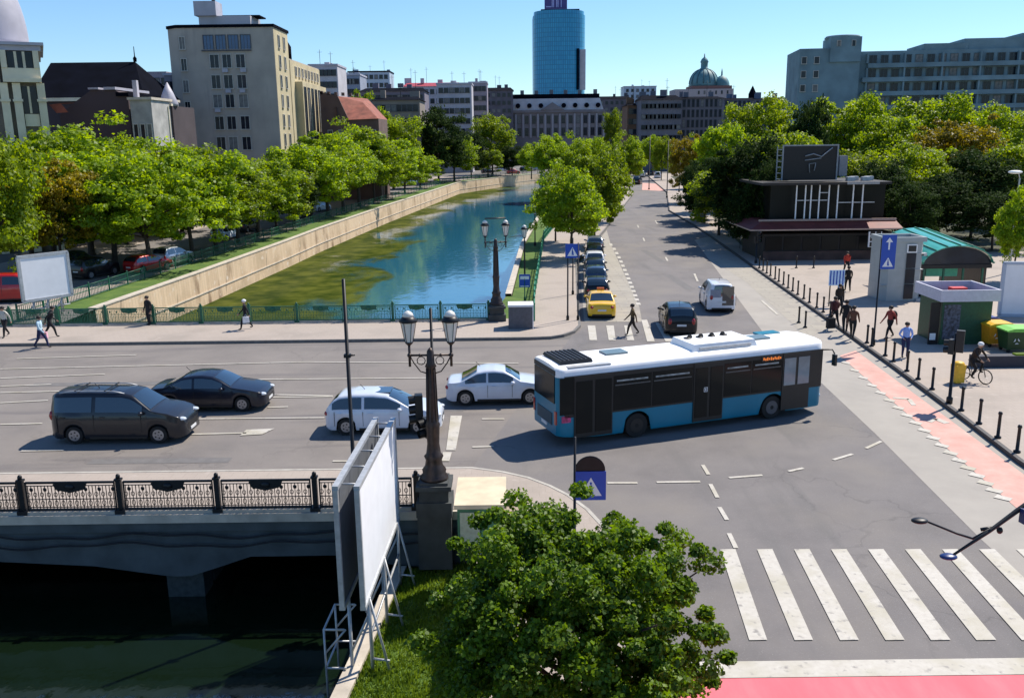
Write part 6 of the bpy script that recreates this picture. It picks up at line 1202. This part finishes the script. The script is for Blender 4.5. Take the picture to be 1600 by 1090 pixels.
apt('long low dark-roofed row below the pale glassy block', 565, 665, 136, 270, mat('mauve wall', (.17, .15, .19), .85, var=.15, scale=.3), 12, 4, slate, 1.2)
apt('beige low block with dark roof in front of the long row', 584, 657, 150, 225, mat('beige wall', (.24, .2, .17), .85, var=.15, scale=.3), 8, 2, slate, 1.0)
apt('white apartment house with crimson roof edge', 632, 722, 128, 330, ww, 9, 4, redr, 1.5)
apt('white apartment house with small square windows left of the palace', 684, 738, 132, 300, ww, 6, 6, lead)
apt('lilac apartment house beside the palace', 734, 762, 130, 320, mat('lilac wall', (0, 0, 0)), 4, 6, lead)
apt('dark crowded old block left of the palace roof', 758, 802, 136, 390, mat('smoky wall', (.11, .1, .12), .85, var=.25, scale=.3), 5, 4, slate, 1.4)
apt('dark low block right of the palace', 926, 985, 150, 470, mat('smoky wall', (0, 0, 0)), 7, 3, slate, 1.5)
apt('white block on the skyline right of the palace', 974, 1024, 136, 520, mat('pale glass wall', (0, 0, 0)), 6, 3, lead)
apt('brown narrow building at the end of the street', 980, 1004, 160, 300, mat('brown brick', (.17, .09, .05), .85, var=.2, scale=.4), 3, 4, slate, 1)
apt('grey government office with long window bands left of the dome', 1001, 1064, 148, 290, mat('dusk grey wall', (.15, .145, .17), .85, var=.15, scale=.3), 9, 5, slate, 1.5, (2.0, 1.3))
apt('long blue-grey office with tall windows below the dome', 1062, 1130, 150, 300, mat('dusk grey wall', (0, 0, 0)), 9, 4, slate, .8, (.9, 2.3))
apt('long blue-grey office with many columns right of the dome', 1128, 1242, 152, 310, mat('dusk blue wall', (.13, .15, .21), .85, var=.15, scale=.3), 16, 4, slate, .8, (.9, 2.2))
# palace
Yl = 400; t, w_, h = bld('palace', 'grand stone palace with mansard roof and round dormers below the glass tower', 783, 943, 148, Yl, 22, gw); zr = lambda q: P(863, q, Yl)[1]; st_ = mat('palace stone', (.21, .185, .19), .85, var=.2, scale=.2)
b = MB(); b.bb(0, w_, 0, 22, 0, zr(176), st_); b.build('wall', t); b = MB(); b.bb(-.6, w_ + .6, -.8, 22.6, zr(176), zr(172), st_); b.build('cornice', t)
b = MB(); b.box((w_ / 2, 11, (zr(172) + zr(154)) / 2), (w_ - .2, 22, zr(154) - zr(172)), mat('silver mansard', (.5, .47, .48), .5, var=.15, scale=.3), 0, .93); b.build('mansard', t)
b = MB(); b.bb(1.8, w_ - 1.8, 1, 20, zr(154) + .01, zr(147), slate); b.build('roof', t)
for k in range(9): b = MB(); b.wheel((w_ * (k + .5) / 9, -.05, zr(165)), 1.0, 1.6, slate, 14); b.build('dormer', t)
for k in range(14): b = MB(); x_ = w_ * (k + .5) / 14 + 1.7; b.bb(x_ - .4, x_ + .4, -.5, -.01, zr(215), zr(178), mat('palace pale', (.33, .31, .33), .8)); b.build('pilaster', t)
windows(t, win_mesh(1.5, 3.2, frd, True, 1), [w_ * (k + .5) / 14 for k in range(14)], [zr(193), zr(212)])
b = MB(); b.yprism([(w_ / 2 - 5, zr(172) + .02), (w_ / 2 + 5, zr(172) + .02), (w_ / 2, zr(160))], -1.2, 1.5, st_); b.build('pediment', t)
for k in range(7): b = MB(); b.box((3 + k * (w_ - 6) / 6, 8 + (k % 3) * 3, zr(145)), (1.6, 1.2, 3.2), st_); b.build('chimney', t)
# glass tower
Yt = 760; xa, xb = P(834, 100, Yt)[0], P(917, 100, Yt)[0]; r_ = (xb - xa) / 2; ht = P(875, 14, Yt)[1]; t = thing('glass_tower', 'tall rounded blue glass office tower on the skyline', 'tower', ((xa + xb) / 2, Yt + r_, 0)); tg = mat('tower blue glass', (.015, .24, .40), .3, var=.0, spec=.4)
nd = tg.node_tree.nodes; lk = tg.node_tree.links; bt = nd.new('ShaderNodeTexBrick'); tcn = nd.new('ShaderNodeTexCoord'); mpn = nd.new('ShaderNodeMapping'); mpn.inputs['Rotation'].default_value = (R(90), 0, 0); lk.new(tcn.outputs['Object'], mpn.inputs[0]); lk.new(mpn.outputs[0], bt.inputs['Vector'])
bt.offset = 0; bt.inputs['Color1'].default_value = (.02, .28, .50, 1); bt.inputs['Color2'].default_value = (.03, .34, .56, 1); bt.inputs['Mortar'].default_value = (.012, .17, .30, 1); bt.inputs['Scale'].default_value = 1; bt.inputs['Brick Width'].default_value = 1.5; bt.inputs['Row Height'].default_value = 3.6; bt.inputs['Mortar Size'].default_value = .2; lk.new(bt.outputs[0], nd['Principled BSDF'].inputs['Base Color'])
prof = []
for a in np.linspace(-math.pi, 0, 25): prof.append((r_ * math.copysign(abs(math.cos(a)) ** .75, math.cos(a)), r_ * .8 * math.sin(a)))
b = MB(); b.prism(prof + [(r_, r_), (-r_, r_)], 0, ht - 3, tg); b.build('glass_shaft', t); b = MB(); b.prism([(x_ * .96, y_ * .96) for x_, y_ in prof] + [(r_ * .95, r_ * .9), (-r_ * .95, r_ * .9)], ht - 3, ht, tg); b.build('crown', t)
b = MB(); b.bb(-r_ * .7, r_ * .75, -r_ * .5, r_ * .5, ht + .01, ht + 1.2, slate); b.build('roof_deck', t)
xs_ = P(852, 0, Yt)[0] - (xa + xb) / 2; xe_ = P(888, 0, Yt)[0] - (xa + xb) / 2
b = MB(); b.bb(xs_, xe_, -6, -5, ht + 1.3, ht + 14, mat('purple sign', (.07, .05, .2), .5)); o = b.build('sign_board', t)
b = MB()
for q in (.32, .38, .52, .58, .72): b.bb(xs_ + (xe_ - xs_) * q, xs_ + (xe_ - xs_) * (q + .035), -6.3, -6.01, ht + 3.2, ht + 9, mat('sign lilac', (.5, .45, .75), .5))
b.bb(xs_ + 1.2, xs_ + (xe_ - xs_) * .3, -6.3, -6.01, ht + 3.2, ht + 4.0, mat('sign lilac', (0, 0, 0))); b.bb(xs_ + .5, xe_ - .5, -6.3, -6.01, ht + 1.4, ht + 1.9, mat('sign lilac', (0, 0, 0))); b.build('lettering', o)
zt_ = lambda q: P(875, q, Yt)[1]; b = MB(); xw = P(905, 100, Yt)[0] - (xa + xb) / 2
b.bb(xw - 1.4, xw + .4, -r_ * .72, -r_ * .66, zt_(140), zt_(75), slate); b.build('dark_stair_strip', t)
b = MB(); b.bb(xw + 1.2, r_ * .985, -r_ * .60, -r_ * .4, zt_(140), zt_(76), ww); b.build('white_core', t)
# domed building
Yd = 500; xd = P(1105, 130, Yd)[0]; zr = lambda q: P(1110, q, Yd)[1]; f_ = lambda q: P(q, 140, Yd)[0] - xd; cg = mat('green copper', (.10, .22, .24), .6, var=.3, scale=.25)
t = thing('domed_building', 'pale palace with ribbed green copper dome and lantern on the skyline', 'domed building', (xd, Yd, 0)); b = MB(); b.bb(f_(1055), f_(1146), 0, 18, 0, zr(139), mat('pinkish stone', (.4, .34, .34), .85, var=.15)); b.build('wall', t)
b = MB(); b.bb(f_(1081), f_(1144), .5, 17, zr(139), zr(134), mat('reddish band', (.2, .1, .09), .8)); b.build('drum', t); rd_ = (f_(1128) - f_(1082)) / 2; hd_ = zr(106) - zr(134)
b = MB(); b.lathe((0, 9, zr(134)), [(rd_, 0), (rd_, hd_ * .1)] + [(rd_ * math.cos(a) ** .85, hd_ * (.1 + .9 * math.sin(a))) for a in np.linspace(.1, 1.36, 12)], cg, 28)
b.build('dome', t)
for k in range(14): a0 = 2 * math.pi * k / 14; b = MB(); b.tube([(rd_ * 1.01 * math.cos(a) ** .85 * math.cos(a0), 9 + rd_ * 1.01 * math.cos(a) ** .85 * math.sin(a0), zr(134) + hd_ * (.1 + .9 * math.sin(a))) for a in np.linspace(.05, 1.36, 8)], .28, mat('dark copper', (.05, .11, .12), .6), 5); b.build('rib', t)
b = MB(); z0_ = zr(134) + hd_ * .97; b.lathe((0, 9, z0_), [(2.6, 0), (2.4, .5), (1.9, .8), (1.9, 3.4), (2.3, 3.8), (1.6, 5.4), (.4, 6.4), (.25, 8.2)], cg, 12); b.build('lantern', t)
b = MB(); r2 = rd_ * .55; b.lathe((f_(1131), 6, zr(134)), [(r2, 0)] + [(r2 * math.cos(a), r2 * 1.25 * math.sin(a)) for a in np.linspace(.05, 1.4, 8)] + [(.5, r2 * 1.3), (.4, r2 * 1.7), (.1, r2 * 2.1)], cg, 16); b.build('small_dome', t)
windows(t, win_mesh(.8, 1.6, frd, True, 0), [f_(1092 + 9 * k) for k in range(6)], [zr(139) - 2.6])
t = thing('church_spire', 'tiny dark spire on the skyline right of the dome', 'spire', (P(1176, 140, 420)[0], 420, 0)); b = MB(); b.lathe((0, 0, 0), [(1.8, 0), (1.8, P(1176, 147, 420)[1]), (1.2, P(1176, 142, 420)[1]), (.1, P(1176, 134, 420)[1])], slate, 8); b.build('spire', t)
# long concrete block
Yc = 210; t, w_, h = bld('concrete_block', 'long blue-grey concrete apartment block with deep balcony bands above the park', 1243, 1680, 74, Yc, 16, gw); zr = lambda q: P(1243, q, Yc)[1]; f_ = lambda q: P(q, 100, Yc)[0] - t.location.x
bc = mat('blue concrete', (.17, .25, .28), .85, var=.25, scale=.25, bump=.1); t.rotation_euler.z = R(-7)
b = MB(); b.bb(0, f_(1340), 0, 16, 0, h, bc); b.build('wall', t); b = MB(); b.bb(f_(1340), w_ * 1.1, .8, 16, 0, h - .8, bc); b.build('wall', t)
b = MB(); b.bb(f_(1294), f_(1340), -.5, 8, h - 3, h + 2.3, bc); b.lathe((f_(1317), 3.5, h + 2.3), [(4.0, 0), (3.6, .5), (2, .6)], bc, 20); b.build('lift_tower', t); windows(t, win_mesh(.8, 1.2, frm, False, 0), [f_(1306), f_(1328)], [h + .3], y=-.52)
for k, (a, c) in enumerate(((1436, 1500), (1495, 1580), (1578, 1690))): b = MB(); b.bb(f_(a), f_(c), 1.2 + .3 * k, 14 - .3 * k, h - .79, h + .6 + .9 * k, bc); b.build('roof_storey', t)
for k in range(9):
    z = h - 3.4 - 3.0 * k
    b = MB(); b.bb(f_(1345 if k else 1352), w_ * 1.1, -.5 - .1 * (k % 2), .79, z - 1.0, z - .05, bc); b.build('balcony', t)
    for j in range(7): b = MB(); xq = f_(1350) + j * (w_ * 1.1 - f_(1350)) / 7; b.bb(xq, xq + .35, -.35, .78, z - .04, z + 1.98, bc); b.build('balcony_fin', t)
me = win_mesh(1.5, 1.7, frm, False, 1); me = win_mesh(1.6, 1.7, mat('teal frame', (.10, .14, .15), .6), False, 1); windows(t, me, lin(f_(1352), w_ * 1.08, 22), [h - 3.4 - 3.0 * k for k in range(4)], y=.8); me = win_mesh(1.1, 1.4, frm, True, 0); windows(t, me, [f_(1256), f_(1275)], [h - 3.2 - 3 * k for k in range(3)])
